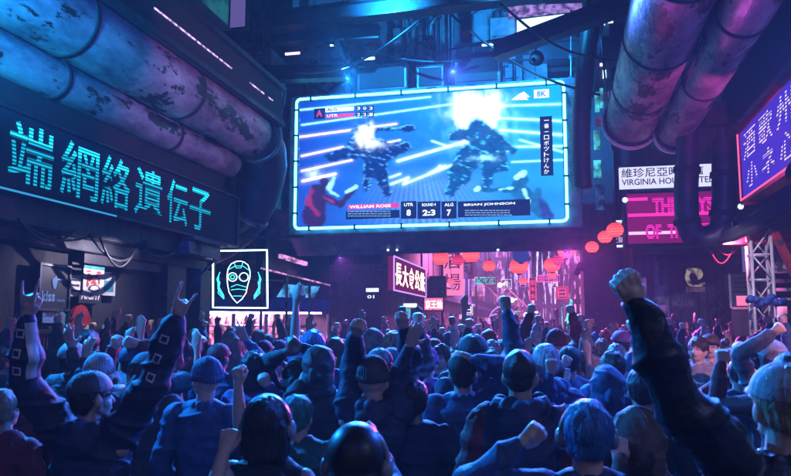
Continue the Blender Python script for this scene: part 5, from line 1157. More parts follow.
def hand(m, wr, d, n_, side, kind, fat=1., k=1.):
    """hand rooted at the wrist: d along the forearm, n_ the way the palm faces, side +1 right / -1 left"""
    d = d.normalized(); n_ = (n_ - d * n_.dot(d)).normalized(); T = d.cross(n_) * side      # thumb side
    T = -T if T.dot(Vector((-side, 0, 0))) < 0 else T
    r = .0092 * fat
    curls = {'fist': [(80, 98, 62)] * 4, 'open': [(8, 14, 8), (5, 10, 6), (9, 14, 8), (14, 18, 10)], 'horns': [(6, 8, 6), (82, 98, 60), (84, 98, 60), (8, 10, 6)], 'relax': [(30, 38, 20)] * 4,
             'point': [(5, 6, 4), (82, 98, 60), (84, 98, 60), (84, 98, 60)]}[kind]
    spread = {'open': (.16, .04, -.06, -.2), 'horns': (.14, .0, -.0, -.2)}.get(kind, (.03, .01, -.01, -.03))
    offs = (.031, .0105, -.0105, -.030); ln = (.044, .048, .045, .036); base = (.088, .091, .087, .080)
    for f_ in range(4):
        kn = wr + (d * base[f_] + T * offs[f_]) * k
        rcap(m, wr + T * offs[f_] * .55 * k + d * .01, kn, .0135 * fat ** .5 * k, .0115 * fat ** .5 * k, 8)
        a = 0; p = kn; sd = (d + T * spread[f_]).normalized()
        for q in range(3):
            a += radians(curls[f_][q]); L_ = ln[f_] * (1, .62, .5)[q] * k; v = sd * cos(a) + n_ * sin(a); p2 = p + v * L_
            rcap(m, p, p2, r * (1.06, .96, .88)[q] * k, r * (.96, .88, .8)[q] * k, 8); p = p2
    m.ball(wr + d * .048 * k + n_ * .004, .034 * k, (1, 1, 1) if 0 else (.8, .8, .8), 12, 8)
    rcap(m, wr + d * .015 * k + T * .018 * k + n_ * .008 * k, wr + (d * .045 + T * .034 + n_ * .018) * k, .017 * k, .014 * k, 8)
    b0 = wr + (d * .045 + T * .036 + n_ * .018) * k
    if kind in ('fist', 'horns', 'point'): b1 = wr + (d * .068 + T * .036 + n_ * .045) * k; b2 = wr + (d * .070 + T * .006 + n_ * .058) * k
    else: b1 = wr + (d * .065 + T * .062 + n_ * .022) * k; b2 = wr + (d * .088 + T * .074 + n_ * .024) * k
    rcap(m, b0, b1, .0115 * fat * k, .0105 * fat * k, 8); rcap(m, b1, b2, .0105 * fat * k, .009 * fat * k, 8)

def ik(sh, wr, pole, L1=.285, L2=.26):
    v = wr - sh; D = v.length
    if D > (L1 + L2) * .985: v = v.normalized() * (L1 + L2) * .985; D = v.length
    if D < .16: v = v.normalized() * .16; D = .16
    a = (L1 * L1 - L2 * L2 + D * D) / (2 * D); h = sqrt(max(L1 * L1 - a * a, 0)); u = v.normalized(); pl_ = (pole - u * pole.dot(u)).normalized()
    return sh + u * a + pl_ * h, sh + v

ARMS = {'down': ((.27, .04, .88), 'relax'), 'up': ((.22, .14, 1.92), 'fist'), 'upopen': ((.26, .1, 1.95), 'open'), 'upin': ((.08, .16, 1.93), 'fist'), 'bent': ((.3, .22, 1.55), 'fist'), 'wide': ((.42, .1, 1.85), 'open'),
        'halfup': ((.32, .16, 1.72), 'fist'), 'halfopen': ((.3, .2, 1.75), 'open'), 'horns': ((.26, .1, 1.9), 'horns'), 'front': ((.1, .3, 1.32), 'relax'), 'head': ((.1, -.02, 1.78), 'relax'), 'point': ((.25, .3, 1.8), 'point')}

def person_mesh(ak=1., hat2=None, arms=('down', 'down'), head='short', hair='hair_black', skin='skin_light', top='cloth_navy', bottom='denim', sleeves='long', vox=.013, tilt=-8, turn=0, puffy=1., hat='cloth_black', s=1., seed=0, face=False, female=False, sleeve_mat=None, lean=0, hood=False, poles=(None, None), low=False):
    """meshes of one person facing +Y with the feet at the origin; returns [(name, mesh, materials)], joints"""
    out = []; J = {}; fat = 1.0 if vox < .009 else (1.25 if vox < .015 else 1.5)
    S_ = Matrix.Diagonal((s, s, s, 1)); wid = .92 if female else 1.
    B = MB(); rs = random.Random(seed)
    # torso, neck
    loft(B, [((0, 0, .86), .12, .085), ((0, 0, .93), .155 if female else .15, .105), ((0, .0, 1.06), .125 * wid, .09), ((0, 0, 1.16), .13 * wid, .095), ((0, 0, 1.3), .16 * wid, .11), ((0, -.005, 1.4), .165 * wid, .1), ((0, -.01, 1.455), .11 * wid, .075), ((0, -.01, 1.49), .06, .055)])
    for sd in (-1, 1): B.ball((sd * .145 * wid, -.005, 1.415), .062, (1, .95, .9)); rcap(B, (sd * .04, -.015, 1.475), (sd * .15 * wid, -.01, 1.43), .042, .045)
    # legs
    st = rs.uniform(-.08, .12)
    for sd in (-1, 1):
        hip = Vector((sd * .088, 0, .9)); kn = Vector((sd * .11, .02 + sd * st * .5, .49)); an = Vector((sd * .12, -.02 + sd * st, .09))
        rcap(B, hip, kn, .082, .055); rcap(B, kn, kn * .55 + an * .45 + Vector((0, -.012, 0)), .053, .052); rcap(B, kn * .55 + an * .45 + Vector((0, -.012, 0)), an, .05, .034)
        rcap(B, an + Vector((0, -.03, -.04)), an + Vector((0, .13, -.055)), .036, .028); J['leg%d' % sd] = (hip, kn, an)
    # head, in its own block so it can turn
    Hd = MB()
    Hd.ball((0, -.012, 1.665), 1, (.078, .094, .098), 24, 16); Hd.ball((0, .028, 1.61), 1, (.062, .066, .075), 20, 12); Hd.ball((0, .055, 1.562), 1, (.033, .03, .027), 12, 8)
    for sd in (-1, 1):
        Hd.ball((sd * .038, .04, 1.608), 1, (.028, .035, .028), 10, 8); Hd.ball((sd * .08, -.006, 1.625), 1, (.011, .02, .031), 10, 8); rcap(Hd, (sd * .052, -.01, 1.60), (sd * .03, .045, 1.56), .02, .018)
        rcap(Hd, (sd * .012, .083, 1.652), (sd * .045, .07, 1.653), .0095, .008)
    rcap(Hd, (0, .088, 1.645), (0, .108, 1.607), .008, .0125); Hd.ball((0, .09, 1.58), 1, (.021, .009, .009), 10, 6)
    rcap(Hd, (0, -.02, 1.6), (0, -.012, 1.45), .054, .06)
    hm = Matrix.Translation((0, -.01, 1.52)) @ Matrix.Rotation(radians(turn), 4, 'Z') @ Matrix.Rotation(radians(-tilt), 4, 'X') @ Matrix.Translation((0, .01, -1.52))
    # tilt<0 looks up
    def hv(mb): mb.v = [tuple(hm @ Vector(v)) for v in mb.v]; return mb
    hv(Hd); B.add(Hd.v, Hd.f)
    # arms
    A_ = []
    for sd, spec, pole in ((-1, arms[0], poles[0]), (1, arms[1], poles[1])):
        if isinstance(spec, str): w_, kd = ARMS[spec]; w_ = Vector((w_[0] * sd, w_[1], w_[2])) + Vector((rs.uniform(-.03, .03), rs.uniform(-.05, .05), rs.uniform(-.04, .02) if spec != 'down' else 0))
        else: w_, kd = spec
        sh = Vector((sd * .178 * wid, -.005, 1.42)); lift = max(0, min(1, (w_.z - 1.35) / .45)); sh += Vector((-sd * .02, 0, .055)) * lift
        if pole is None: pole = Vector((sd * .9, -.5, -.35)) if w_.z < 1.5 else Vector((sd * .45, .45, -.75))
        if isinstance(spec, str) and spec == 'head': pole = Vector((sd * 1., .1, .5))
        el, wr = ik(sh, w_, Vector(pole), .285 * ak, .26 * ak); d = (wr - el).normalized(); A_.append((sd, sh, el, wr, kd, d)); J['arm%d' % sd] = (sh, el, wr)
        rcap(B, Vector((sd * .10, -.005, 1.40)), sh, .06, .056); rcap(B, sh, sh * .4 + el * .6, .054, .047); rcap(B, sh * .4 + el * .6, el, .047, .039)
        rcap(B, el, el * .65 + wr * .35, .040, .041); rcap(B, el * .65 + wr * .35, wr, .041, .0265); rcap(B, wr - d * .02, wr + d * .015, .027, .026)
        pn = Vector((0, 1, 0)) if w_.z > 1.4 else Vector((-sd, .1, 0))
        if abs(pn.dot(d)) > .93: pn = Vector((-sd, 0, .2))
        hand(B, wr, d, pn, sd, kd, fat)
    me = remesh(B, vox, 3 if vox > .009 else 3)
    mats = [skin]
    if face:
        c = np.empty(len(me.polygons) * 3, np.float32); me.polygons.foreach_get('center', c); c = c.reshape(-1, 3); inv = hm.inverted(); R3 = np.array(inv)[:3, :3]; t3 = np.array(inv)[:3, 3]; c = c @ R3.T + t3
        mi = np.zeros(len(c), np.int32)
        for sd in (-1, 1):
            mi[(((c[:, 0] - sd * .029) / .015) ** 2 + ((c[:, 2] - 1.634) / .007) ** 2 < 1) & (c[:, 1] > .05)] = 1
            mi[(((c[:, 0] - sd * .031) / .02) ** 2 + ((c[:, 2] - 1.655) / .005) ** 2 < 1) & (c[:, 1] > .05)] = 1
        mi[((c[:, 0] / .023) ** 2 + ((c[:, 2] - 1.580) / .008) ** 2 < 1) & (c[:, 1] > .07)] = 2
        mats = [skin, 'eye_dark', 'lips']; FACEMI = mi
    else: FACEMI = None
    out.append(['body', me, mats, FACEMI])
    # top
    T_ = MB(); e = .016
    hem = .86 if not female else .92
    loft(T_, [((0, 0, hem), .168 * wid + .01, .12), ((0, 0, .95), .165, .122), ((0, 0, 1.08), .15 * wid, .115), ((0, 0, 1.2), .158 * wid, .12), ((0, 0, 1.32), .182 * wid, .13), ((0, -.008, 1.42), .178 * wid, .116), ((0, -.012, 1.468), .115, .085), ((0, -.012, 1.492), .072, .068)])
    for sd in (-1, 1): rcap(T_, (sd * .05, -.017, 1.475), (sd * .15 * wid, -.01, 1.43), .05, .058)
    if sleeves != 'none':
        for sd, sh, el, wr, kd, d in A_:
            p1 = .066 * puffy; rcap(T_, Vector((sd * .09, -.008, 1.39)), sh, .075, .072)
            if sleeves == 'short': rcap(T_, sh, sh * .45 + el * .55, .07 * puffy, .064 * puffy)
            else:
                rcap(T_, sh, el, .070 * puffy, .055 * puffy); rcap(T_, el, el * .5 + wr * .5, .056 * puffy, .054 * puffy); rcap(T_, el * .5 + wr * .5, wr - d * .03, .053 * puffy, .040 * (1 + (puffy - 1) * .5)); rcap(T_, wr - d * .035, wr - d * .004, .036, .034)
    if hood or head == 'hood':
        if head != 'hood':
            for a in range(7):
                t_ = (a / 6 - .5) * pi * 1.25; q = Vector((sin(t_) * .098, -cos(t_) * .088 - .02, 1.505 - .02 * cos(t_))); T_.ball(q, .042 + .012 * cos(t_))
            T_.ball((0, -.12, 1.44), 1, (.1, .05, .075), 14, 10)
    else:
        for a in range(8):
            t_ = a * pi / 4; T_.ball((sin(t_) * .062, cos(t_) * .06 - .012, 1.49), .017 + (.012 if puffy > 1.1 else 0))
    me = remesh(T_, max(vox, .008), 3, 'jacket'); folds(me, .017 if vox < .009 else .013, seed=seed); smi = None
    if sleeve_mat:
        c = np.empty(len(me.polygons) * 3, np.float32); me.polygons.foreach_get('center', c); c = c.reshape(-1, 3); smi = ((np.abs(c[:, 0]) > .182 * wid) | (c[:, 2] > 1.57)).astype(np.int32)
    out.append(['jacket' if sleeves == 'long' else 'shirt', me, [top, sleeve_mat] if sleeve_mat else [top], smi])
    # trousers
    L_ = MB(); loft(L_, [((0, 0, .80), .14, .10), ((0, 0, .87), .162, .118), ((0, 0, .98), .148, .108), ((0, 0, 1.03), .13, .1)])
    for sd in (-1, 1):
        hip, kn, an = J['leg%d' % sd]; rcap(L_, hip, kn, .098, .07); rcap(L_, kn, an + Vector((0, 0, .03)), .07, .058)
    if low: vl = .022
    else: vl = .018
    me = remesh(L_, vl, 2, 'trousers'); out.append(['trousers', me, [bottom], None])
    F_ = MB()
    for sd in (-1, 1): an = J['leg%d' % sd][2]; rcap(F_, an + Vector((0, -.035, -.04)), an + Vector((0, .06, -.035)), .05, .046, 10); rcap(F_, an + Vector((0, .03, -.04)), an + Vector((0, .155, -.055)), .046, .034, 10)
    F_.v = [(x, y, max(z, 0.0)) for x, y, z in F_.v]
    mf = bpy.data.meshes.new('shoes'); mf.from_pydata(F_.v, [], F_.f); mf.polygons.foreach_set('use_smooth', [True] * len(mf.polygons)); out.append(['shoes', mf, ['shoe'], None])
    # hair and headwear
    def sub(mb, vx, sm, name, mat, strand=0, mi=None):
        hv(mb); me_ = remesh(mb, vx, sm, name)
        if name in ('cap', 'beanie', 'hood'):
            c = get_co(me_); n_ = get_no(me_); iv = np.array(hm.inverted()); q_ = c @ iv[:3, :3].T + iv[:3, 3]; an_ = np.arctan2(q_[:, 0], q_[:, 1] + .013)
            if name == 'beanie': set_co(me_, c + n_ * (.0022 * np.sin(an_ * 34) + .004 * (nval(c * 18, seed) - .5))[:, None])
            else: d_ = np.abs(((an_ + pi / 6) / (pi / 3)) % 1 - .5) * 2; set_co(me_, c - n_ * (.004 * np.clip(1 - (1 - d_) / .07, 0, 1) + .004 * (nval(c * 12, seed) - .5))[:, None])
        if strand:
            c = get_co(me_); n_ = get_no(me_); h = nval(c * np.array((55, 55, 9)), seed + 3) - .5 + .6 * (nval(c * np.array((22, 22, 6)), seed + 4) - .5); set_co(me_, c + n_ * (h * strand)[:, None])
        out.append([name, me_, mat if isinstance(mat, list) else [mat], None])
        if name == 'hair' and head not in ('buzz',):
            c = get_co(me_); n_ = get_no(me_); rg = np.random.RandomState(seed); ids = rg.choice(len(c), min(len(c), 1800 if vox < .008 else (900 if vox < .01 else 350))); vs = []; fs = []
            for q_ in ids:
                p_ = Vector(c[q_]); nn = Vector(n_[q_]); dn_ = Vector((rg.uniform(-.5, .5), rg.uniform(-.5, .3), -1)); t_ = (dn_ - nn * dn_.dot(nn)); 
                if t_.length < .1: continue
                t_.normalize(); L2 = rg.uniform(.012, .035); sx = t_.cross(nn).normalized() * (.0012 if vox < .01 else .0022); b0 = len(vs)
                for k2 in range(4):
                    f_ = k2 / 3; q2 = p_ + t_ * L2 * f_ + nn * (.001 + .006 * f_ * rg.uniform(.3, 1.2)); w2 = sx * (1 - f_ * .8); vs += [tuple(q2 - w2), tuple(q2 + w2)]
                fs += [(b0 + 2 * k2, b0 + 2 * k2 + 1, b0 + 2 * k2 + 3, b0 + 2 * k2 + 2) for k2 in range(3)]
            if len(fs) > 150 and head != 'bun': mm = bpy.data.meshes.new('loose_strands'); mm.from_pydata(vs, [], fs); out.append(['loose_strands', mm, mat if isinstance(mat, list) else [mat], None])
    hx = max(.006, vox * .6)
    if head in ('short', 'phones', 'cap', 'beanie', 'phones_helmet', 'buzz'):
        h = MB(); k_ = .006 if head in ('cap', 'beanie', 'buzz') else .012
        if head == 'buzz': k_ = .002
        h.ball((0, -.018, 1.676), 1, (.079 + k_, .092 + k_, .094 + k_), 24, 16); h.ball((0, -.05, 1.625), 1, (.066 + k_, .05 + k_, .06), 16, 10)
        if not (head == 'beanie' or head == 'phones_helmet'): sub(h, hx, 1, 'hair', hair, .014 if head != 'buzz' else .003)
    if head in ('bob', 'long', 'bun', 'phones_bob'):
        h = MB(); h.ball((0, -.022, 1.678), 1, (.095, .108, .11), 24, 16); dn = 1.33 if head == 'long' else 1.53
        if head == 'bun': h.ball((0, -.05, 1.8), .045); dn = 1.60
        for i in range(11):
            t_ = (i / 10 - .5) * pi * 1.2; q = Vector((sin(t_) * .078, -cos(t_) * .07 - .015, 1.66)); b_ = Vector((sin(t_) * (.086 if head != 'bun' else .06), -cos(t_) * (.075 if head != 'bun' else .06) - .03, dn + rs.uniform(-.02, .02))); rcap(h, q, b_, .03, .02 if head != 'long' else .028)
        sub(h, hx, 1, 'hair', hair, .015)
    if head in ('cap',):
        h = MB(); h.ball((0, -.012, 1.682), 1, (.096, .112, .095), 28, 16); h.v = [(x, y, max(z, 1.672)) for x, y, z in h.v]; sub(h, hx, 2, 'cap', [hat, hat2] if hat2 else hat)
        if hat2:
            me_ = out[-1][1]; c = np.empty(len(me_.polygons) * 3, np.float32); me_.polygons.foreach_get('center', c); c = c.reshape(-1, 3); iv = np.array(hm.inverted()); c = c @ iv[:3, :3].T + iv[:3, 3]; out[-1][3] = (c[:, 1] > -.005).astype(np.int32)
        b_ = MB(); n_ = 16; vs = []
        for z_ in (0, .006):
            for i in range(n_ + 1):
                t_ = (i / n_ - .5) * pi * .95; vs.append((sin(t_) * .085, cos(t_) * .085, 1.684 + z_))
            for i in range(n_ + 1):
                t_ = (i / n_ - .5) * pi * .95; vs.append((sin(t_) * .078, cos(t_) * .085 + .085 * cos(t_ * .85), 1.674 + z_ - .012 * abs(sin(t_))))
        k2 = 2 * (n_ + 1); fs = []
        for i in range(n_):
            fs += [(i, i + 1, n_ + 2 + i, n_ + 1 + i), (k2 + i, k2 + n_ + 1 + i, k2 + n_ + 2 + i, k2 + i + 1), (n_ + 1 + i, n_ + 2 + i, k2 + n_ + 2 + i, k2 + n_ + 1 + i), (i, k2 + i, k2 + i + 1, i + 1)]
        b_.add(vs, fs, True); hv(b_); mm = bpy.data.meshes.new('brim'); mm.from_pydata(b_.v, [], b_.f); mm.polygons.foreach_set('use_smooth', [True] * len(mm.polygons)); out.append(['brim', mm, [hat2 or hat], None])
        h = MB(); h.ball((0, -.012, 1.777), .009, (1, 1, .6), 10, 6); hv(h); mm = bpy.data.meshes.new('cap_button'); mm.from_pydata(h.v, [], h.f); out.append(['cap_button', mm, [hat], None])
    if head == 'beanie':
        h = MB(); h.ball((0, -.014, 1.688), 1, (.094, .108, .105), 28, 16); h.v = [(x, y, max(z, 1.655)) for x, y, z in h.v]
        for i in range(24): t_ = 2 * pi * i / 24; h.ball((sin(t_) * .085, cos(t_) * .1 - .014, 1.668), 1, (.017, .017, .026), 8, 6)
        sub(h, hx, 1, 'beanie', hat, .004)
    if head == 'hood':
        h = MB(); h.ball((0, -.026, 1.672), 1, (.108, .122, .125), 28, 18); h.ball((0, -.05, 1.58), 1, (.105, .1, .11), 20, 12); h.ball((0, -.05, 1.5), 1, (.12, .09, .07), 20, 12); h.ball((0, -.13, 1.62), 1, (.04, .05, .06), 12, 8)
        hv(h); me_ = remesh(h, hx, 3, 'hood'); folds(me_, .01, (9, 9, 13), seed + 2); out.append(['hood', me_, [top], None])
    if head == 'phones_helmet':
        h = MB(); h.ball((0, -.014, 1.68), 1, (.1, .116, .112), 30, 20); h.ball((0, -.045, 1.61), 1, (.09, .08, .07), 20, 12); sub(h, hx, 2, 'helmet', hat)
    if head in ('phones', 'phones_bob', 'phones_helmet'):
        ro = .108 if head == 'phones' else .118
        h = MB(); P_ = [Vector((ro * .92 * sin(t_), -.005, 1.645 + ro * 1.15 * cos(t_))) for t_ in np.linspace(-pi / 2, pi / 2, 17)]
        for a, b_ in zip(P_, P_[1:]): rcap(h, a - Vector((0, .01, 0)), b_ - Vector((0, .01, 0)), .009, .009, 8); rcap(h, a + Vector((0, .01, 0)), b_ + Vector((0, .01, 0)), .009, .009, 8)
        sub(h, .006, 1, 'headphone_band', 'plastic_grey')
        for sd in (-1, 1):
            h = MB(); x = sd * ro * .9; h.tube([(x - sd * .022, 0, 1.635), (x - sd * .012, 0, 1.635), (x + sd * .008, 0, 1.635), (x + sd * .016, 0, 1.635)], [.03, .04, .038, .028], 18); hv(h)
            mm = bpy.data.meshes.new('ear_cup'); mm.from_pydata(h.v, [], h.f); mm.polygons.foreach_set('use_smooth', [True] * len(mm.polygons)); out.append(['ear_cup', mm, ['plastic_grey'], None])
    for r in out:
        if s != 1: r[1].transform(S_)
        if lean: r[1].transform(Matrix.Rotation(radians(lean), 4, 'X'))
    return out, J
PARENT_OF = {'brim': 'cap', 'cap_button': 'cap', 'loose_strands': 'hair'}
def put_person(parts, loc, rz, label, group=None, cols=None):
    root = empty('person', loc, rz, label, 'person', group); made = {}
    for name, me, mats, mi in parts:
        if len(me.materials) == 0:
            for k_ in mats: me.materials.append(M[k_])
            if mi is not None: me.polygons.foreach_set('material_index', mi)
        o = bpy.data.objects.new(name, me); par = made.get(PARENT_OF.get(name), root); link(o, par); made[name] = o
        if cols and name in cols:
            o.material_slots[0].link = 'OBJECT'; o.material_slots[0].material = M[cols[name]]
            if 'sleeve' in cols and name in ('jacket', 'shirt'): o.material_slots[1].link = 'OBJECT'; o.material_slots[1].material = M[cols['sleeve']]
    return root
def face_rz(x, y, tx=-2.8, ty=16.5): return atan2(ty - y, tx - x) - pi / 2
HEROES = []
def hero(u, v, d, label, L=None, R=None, rz=None, group=None, **kw):
    """u, v, d place the centre of the head; L and R are arm poses or (u, v, depth, hand kind) of the wrist"""
    hc = PD(u, v, d); s = hc.z / 1.655; s = min(max(s, .86), 1.1)
    r = face_rz(hc.x, hc.y) * .6 if rz is None else radians(rz)
    inv = Matrix.Rotation(-r, 4, 'Z'); arms = []
    for sp in (L, R):
        if sp is None: arms.append('down')
        elif isinstance(sp, str): arms.append(sp)
        else: w_ = PD(sp[0], sp[1], sp[2]); lw = inv @ (w_ - Vector((hc.x, hc.y, 0))); arms.append((lw / s, sp[3]))
    HEROES.append((hc.x, hc.y)); kw.setdefault('seed', len(HEROES)); kw.setdefault('vox', .0065)
    parts, J = person_mesh(arms=tuple(arms), s=s, **kw)
    root = put_person(parts, (hc.x, hc.y, 0), r, label, group); root['hs'] = s
    return root, J, s, r
from mathutils.bvhtree import BVHTree
def decal(root, child, J, s, a, b, t, view, size, mat, kind='ring', name='patch', off=.004):
    """a small patch lying on the sleeve: ray cast onto the jacket from the viewing side at fraction t between joints a and b (local)"""
    ob = [c for c in root.children if c.name.split('.')[0] == child][0]; me = ob.data; bv = BVHTree.FromPolygons([v.co for v in me.vertices], [p.vertices[:] for p in me.polygons])
    p = (a + (b - a) * t) * s; ax = (b - a).normalized(); vw = (view - ax * view.dot(ax)).normalized(); sx = ax.cross(vw); m = MB(); N_ = 5
    def hit(x, y):
        o_ = p + sx * x + ax * y + vw * .3; h = bv.ray_cast(o_, -vw); return (h[0] + vw * off) if h[0] else p + sx * x + ax * y + vw * .06
    h_ = size / 2; w_ = size * .17
    bars = [(-h_, h_, -h_, -h_ + w_), (-h_, h_, h_ - w_, h_), (-h_, -h_ + w_, -h_ + w_, h_ - w_), (h_ - w_, h_, -h_ + w_, h_ - w_)] if kind == 'ring' else [(-size * kind[0] / 2, size * kind[0] / 2, -size * kind[1] / 2, size * kind[1] / 2)]
    for x0, x1, y0, y1 in bars:
        nx_ = max(2, int((x1 - x0) / .01)); ny_ = max(2, int((y1 - y0) / .01)); g = [hit(x0 + (x1 - x0) * i / nx_, y0 + (y1 - y0) * j / ny_) for j in range(ny_ + 1) for i in range(nx_ + 1)]
        m.add(g, [(j * (nx_ + 1) + i, j * (nx_ + 1) + i + 1, (j + 1) * (nx_ + 1) + i + 1, (j + 1) * (nx_ + 1) + i) for j in range(ny_) for i in range(nx_)], True)
    o = m.build(name, mat, ob); return o
# ---- the near rows, each posed after the photograph
V = Vector
# capped raver at the left with both hands in the horns sign
root, J, s_, r_ = hero(94, 395, 3.5, 'big person in a cap, seen from behind at left, both hands making horns', ak=1.2, L=(27, 316, 3.3, 'horns'), R=(184, 303, 3.3, 'horns'), head='cap', hat='cloth_charcoal', hat2='cloth_pale', turn=-30, hair='hair_black', top='cloth_navy', skin='skin_light', puffy=1.3, hood=True, tilt=-6, poles=(V((-.6, -.4, -.6)), V((.7, -.5, -.5))))
for c in root.children:
    if c.name.startswith('cap'): pass
vw = V((.15, -1, 0))
for a_, b_, ts in ((J['arm-1'][1], J['arm-1'][2], (.78, .5, .22)), (J['arm1'][1], J['arm1'][2], (.75, .45, .15))):
    for t_ in ts: decal(root, 'jacket', J, s_, a_, b_, t_, vw, .038, 'white_paint')
for t_, k_ in ((.52, (1, 5.0)),): decal(root, 'jacket', J, s_, J['arm-1'][1], J['arm-1'][2], t_, V((1, -.55, 0)), .05, 'white_paint', kind=k_, name='lit_sleeve_panel')  # pale sleeve panel, whitened to carry the lit highlight on the forearm
# bare armed person with a dark bob and headphones
hero(268, 424, 3.0, 'person with black bob hair and headband, bare arms, front row left of centre', L=(224, 452, 2.85, 'fist'), R='down', poles=(V((-.15, -.25, -1)), None), head='phones_bob', hair='hair_black', top='cloth_black', sleeves='none', skin='skin_light', female=True, tilt=-4, hat='plastic_black')
hero(300, 414, 4.0, 'person in a teal hood behind the black bob, bare forearm and fist raised at left', L=(238, 384, 3.85, 'fist'), R='down', head='short', hair='hair_teal', top='cloth_teal', sleeves='short', skin='skin_light', poles=(V((-.5, -.3, -1)), None), rz=-5)
hero(357, 462, 2.3, 'person in a glossy dark dome helmet at the bottom edge, pale fist raised before it', R=(361, 420, 2.85, 'fist'), head='phones_helmet', hat='plastic_black', top='cloth_navy', tilt=0, rz=5)
hero(374, 378, 4.25, 'broad person in a black beanie with both long sleeved fists thrust overhead', L=(356, 335, 4.1, 'fist'), R=(404, 330, 4.2, 'fist'), head='beanie', hat='cloth_charcoal', top='cloth_navy', puffy=1.12, ak=1.05, skin='skin_light', rz=6, hood=True, poles=(V((-.15, 1, -.3)), V((.15, 1, -.3))))
root, J, s_, r_ = hero(520, 373, 3.7, 'tall close cropped person in a hooded jacket with dark red sleeves, centre front', head='buzz', hair='hair_black', skin='skin_mid', top='cloth_navy', sleeve_mat='cloth_maroon', hood=True, puffy=1.2, tilt=-3, turn=-6, rz=3)
root, J, s_, r_ = hero(586, 433, 2.6, 'person with blue hair and big pale headphones, one pinkish fist up at left', L=(521, 444, 2.65, 'fist'), poles=(V((-.3, -.1, -1)), None), head='phones', hair='hair_blue', top='cloth_blue', skin='skin_light', tilt=-5, rz=8)
hero(637, 438, 2.85, 'person in a dark brown hood beside the blue haired one, small fist at the chin', L=(620, 462, 2.7, 'fist'), poles=(V((-.1, -.1, -1)), None), head='hood', top='cloth_brown', skin='skin_light', rz=5)
hero(780, 402, 2.3, 'person at the right edge in a black padded jacket, pale cap, one huge fist overhead', ak=1.13, L=(631, 296, 2.1, 'fist'), head='cap', hat='cloth_pale', hair='hair_blond', top='leather_black', puffy=1.28, skin='skin_light', tilt=-6, rz=12, vox=.005, poles=(V((-.3, -.2, -1)), None))
# second rows
S2 = dict(vox=.009)
hero(75, 358, 5.6, 'person in a pale dotted cap raising a pale hand below the kiss poster', L=(72, 349, 5.4, 'open'), head='cap', hat='cloth_pale', top='cloth_charcoal', **S2)
hero(136, 360, 5.4, 'person in a red top with patterned blue cap raising an arm below the posters', R=(139, 344, 5.3, 'fist'), L=(113, 348, 5.5, 'fist'), head='cap', hat='cloth_blue', top='cloth_red', **S2)
hero(102, 372, 5.0, 'person in a white beanie just behind the horned hand cap wearer', head='beanie', hat='cloth_pale', top='cloth_navy', L='halfopen', **S2)
hero(30, 392, 4.6, 'person in a maroon hood at the far left edge', head='hood', top='cloth_maroon', **S2)
hero(6, 408, 4.1, 'person in bright red top cut off by the left edge', head='short', top='cloth_red', hair='hair_blond', **S2)
hero(150, 372, 4.9, 'person in a charcoal hood between the capped one and the pillar', head='hood', top='cloth_charcoal', R='bent', **S2)
hero(206, 378, 4.5, 'bulky person in blue with a face mask turned aside, left of the shop', head='beanie', hat='cloth_blue', top='cloth_blue', turn=50, puffy=1.2, **S2)
hero(220, 357, 6.4, 'person in a bright red cap in front of the food stall', head='cap', hat='cloth_red', top='cloth_blue', R=(248, 343, 6.2, 'open'), **S2)
hero(256, 368, 5.3, 'person with purplish dark hair raising a small fist before the stall', head='bob', hair='hair_black', top='cloth_purple', R=(270, 388, 4.9, 'fist'), **S2)
hero(300, 376, 5.2, 'person in a black top with two dark gloved fists high before the scaffold', head='hood', top='cloth_black', L=(285, 353, 5.1, 'fist'), R=(301, 347, 5.1, 'fist'), skin='skin_dark', **S2)
hero(321, 366, 5.0, 'person in a long grey hood left of the two raised fists in the centre', head='hood', top='cloth_charcoal', L=(300, 386, 4.9, 'fist'), **S2)
hero(392, 362, 6.0, 'person with a teal cap partly behind the overhead fists in the centre', head='cap', hat='cloth_teal', top='cloth_teal', **S2)
hero(440, 357, 7.0, 'person facing the camera with folded arms in the middle rows', head='short', hair='hair_brown', top='cloth_blue', L='front', R='front', rz=172, face=True, **S2)
hero(427, 362, 6.2, 'person in a purple beanie left of the one facing the camera', head='beanie', hat='cloth_purple', top='cloth_purple', **S2)
root, J, s_, r_ = hero(463, 371, 4.6, 'broad backed person in grey blue with a wrist laid on top of a black cap', head='cap', hat='cloth_black', top='cloth_blue', puffy=1.3, R=(474, 361, 4.5, 'relax'), L='down', poles=(None, V((1, 0, -.4))), **S2)
hero(414, 398, 4.3, 'person in dark navy right of the overhead fists, one arm up straight', head='short', top='cloth_navy', L=(409, 345, 4.2, 'open'), **S2)
hero(545, 362, 5.0, 'person with pale blue hair behind the tall close cropped one', head='short', hair='hair_white', top='cloth_blue', hood=True, **S2)
hero(569, 360, 6.2, 'person in a black cap with a raised fist under the bright tower', head='cap', hat='cloth_black', top='cloth_navy', L=(563, 366, 6.0, 'fist'), **S2)
hero(492, 352, 7.6, 'person with white hair and lifted arms straight under the dark blue lantern', head='short', hair='hair_white', top='cloth_charcoal', L='up', R='halfup', **S2)
hero(612, 366, 5.6, 'person in blue with one arm bent up just left of the huge raised sleeve', head='short', hair='hair_brown', top='cloth_blue', L='bent', R='up', **S2)
hero(641, 388, 4.3, 'dark haired person half hidden behind the huge raised sleeve', head='short', hair='hair_black', top='cloth_black', **S2)
hero(606, 386, 4.6, 'person in a bright blue hood low between the blue hair and the tower', head='hood', top='cloth_blue', L='halfup', **S2)
hero(697, 349, 7.2, 'person with dark hair facing left in a pale lit shirt on the right', head='short', hair='hair_brown', top='cloth_pale', L='front', R='front', rz=150, face=True, **S2)
hero(710, 346, 7.5, 'pale shirted person facing the camera with a cap, right of the dark haired one', head='cap', hat='cloth_brown', top='cloth_pale', L='front', R='bent', rz=165, face=True, **S2)
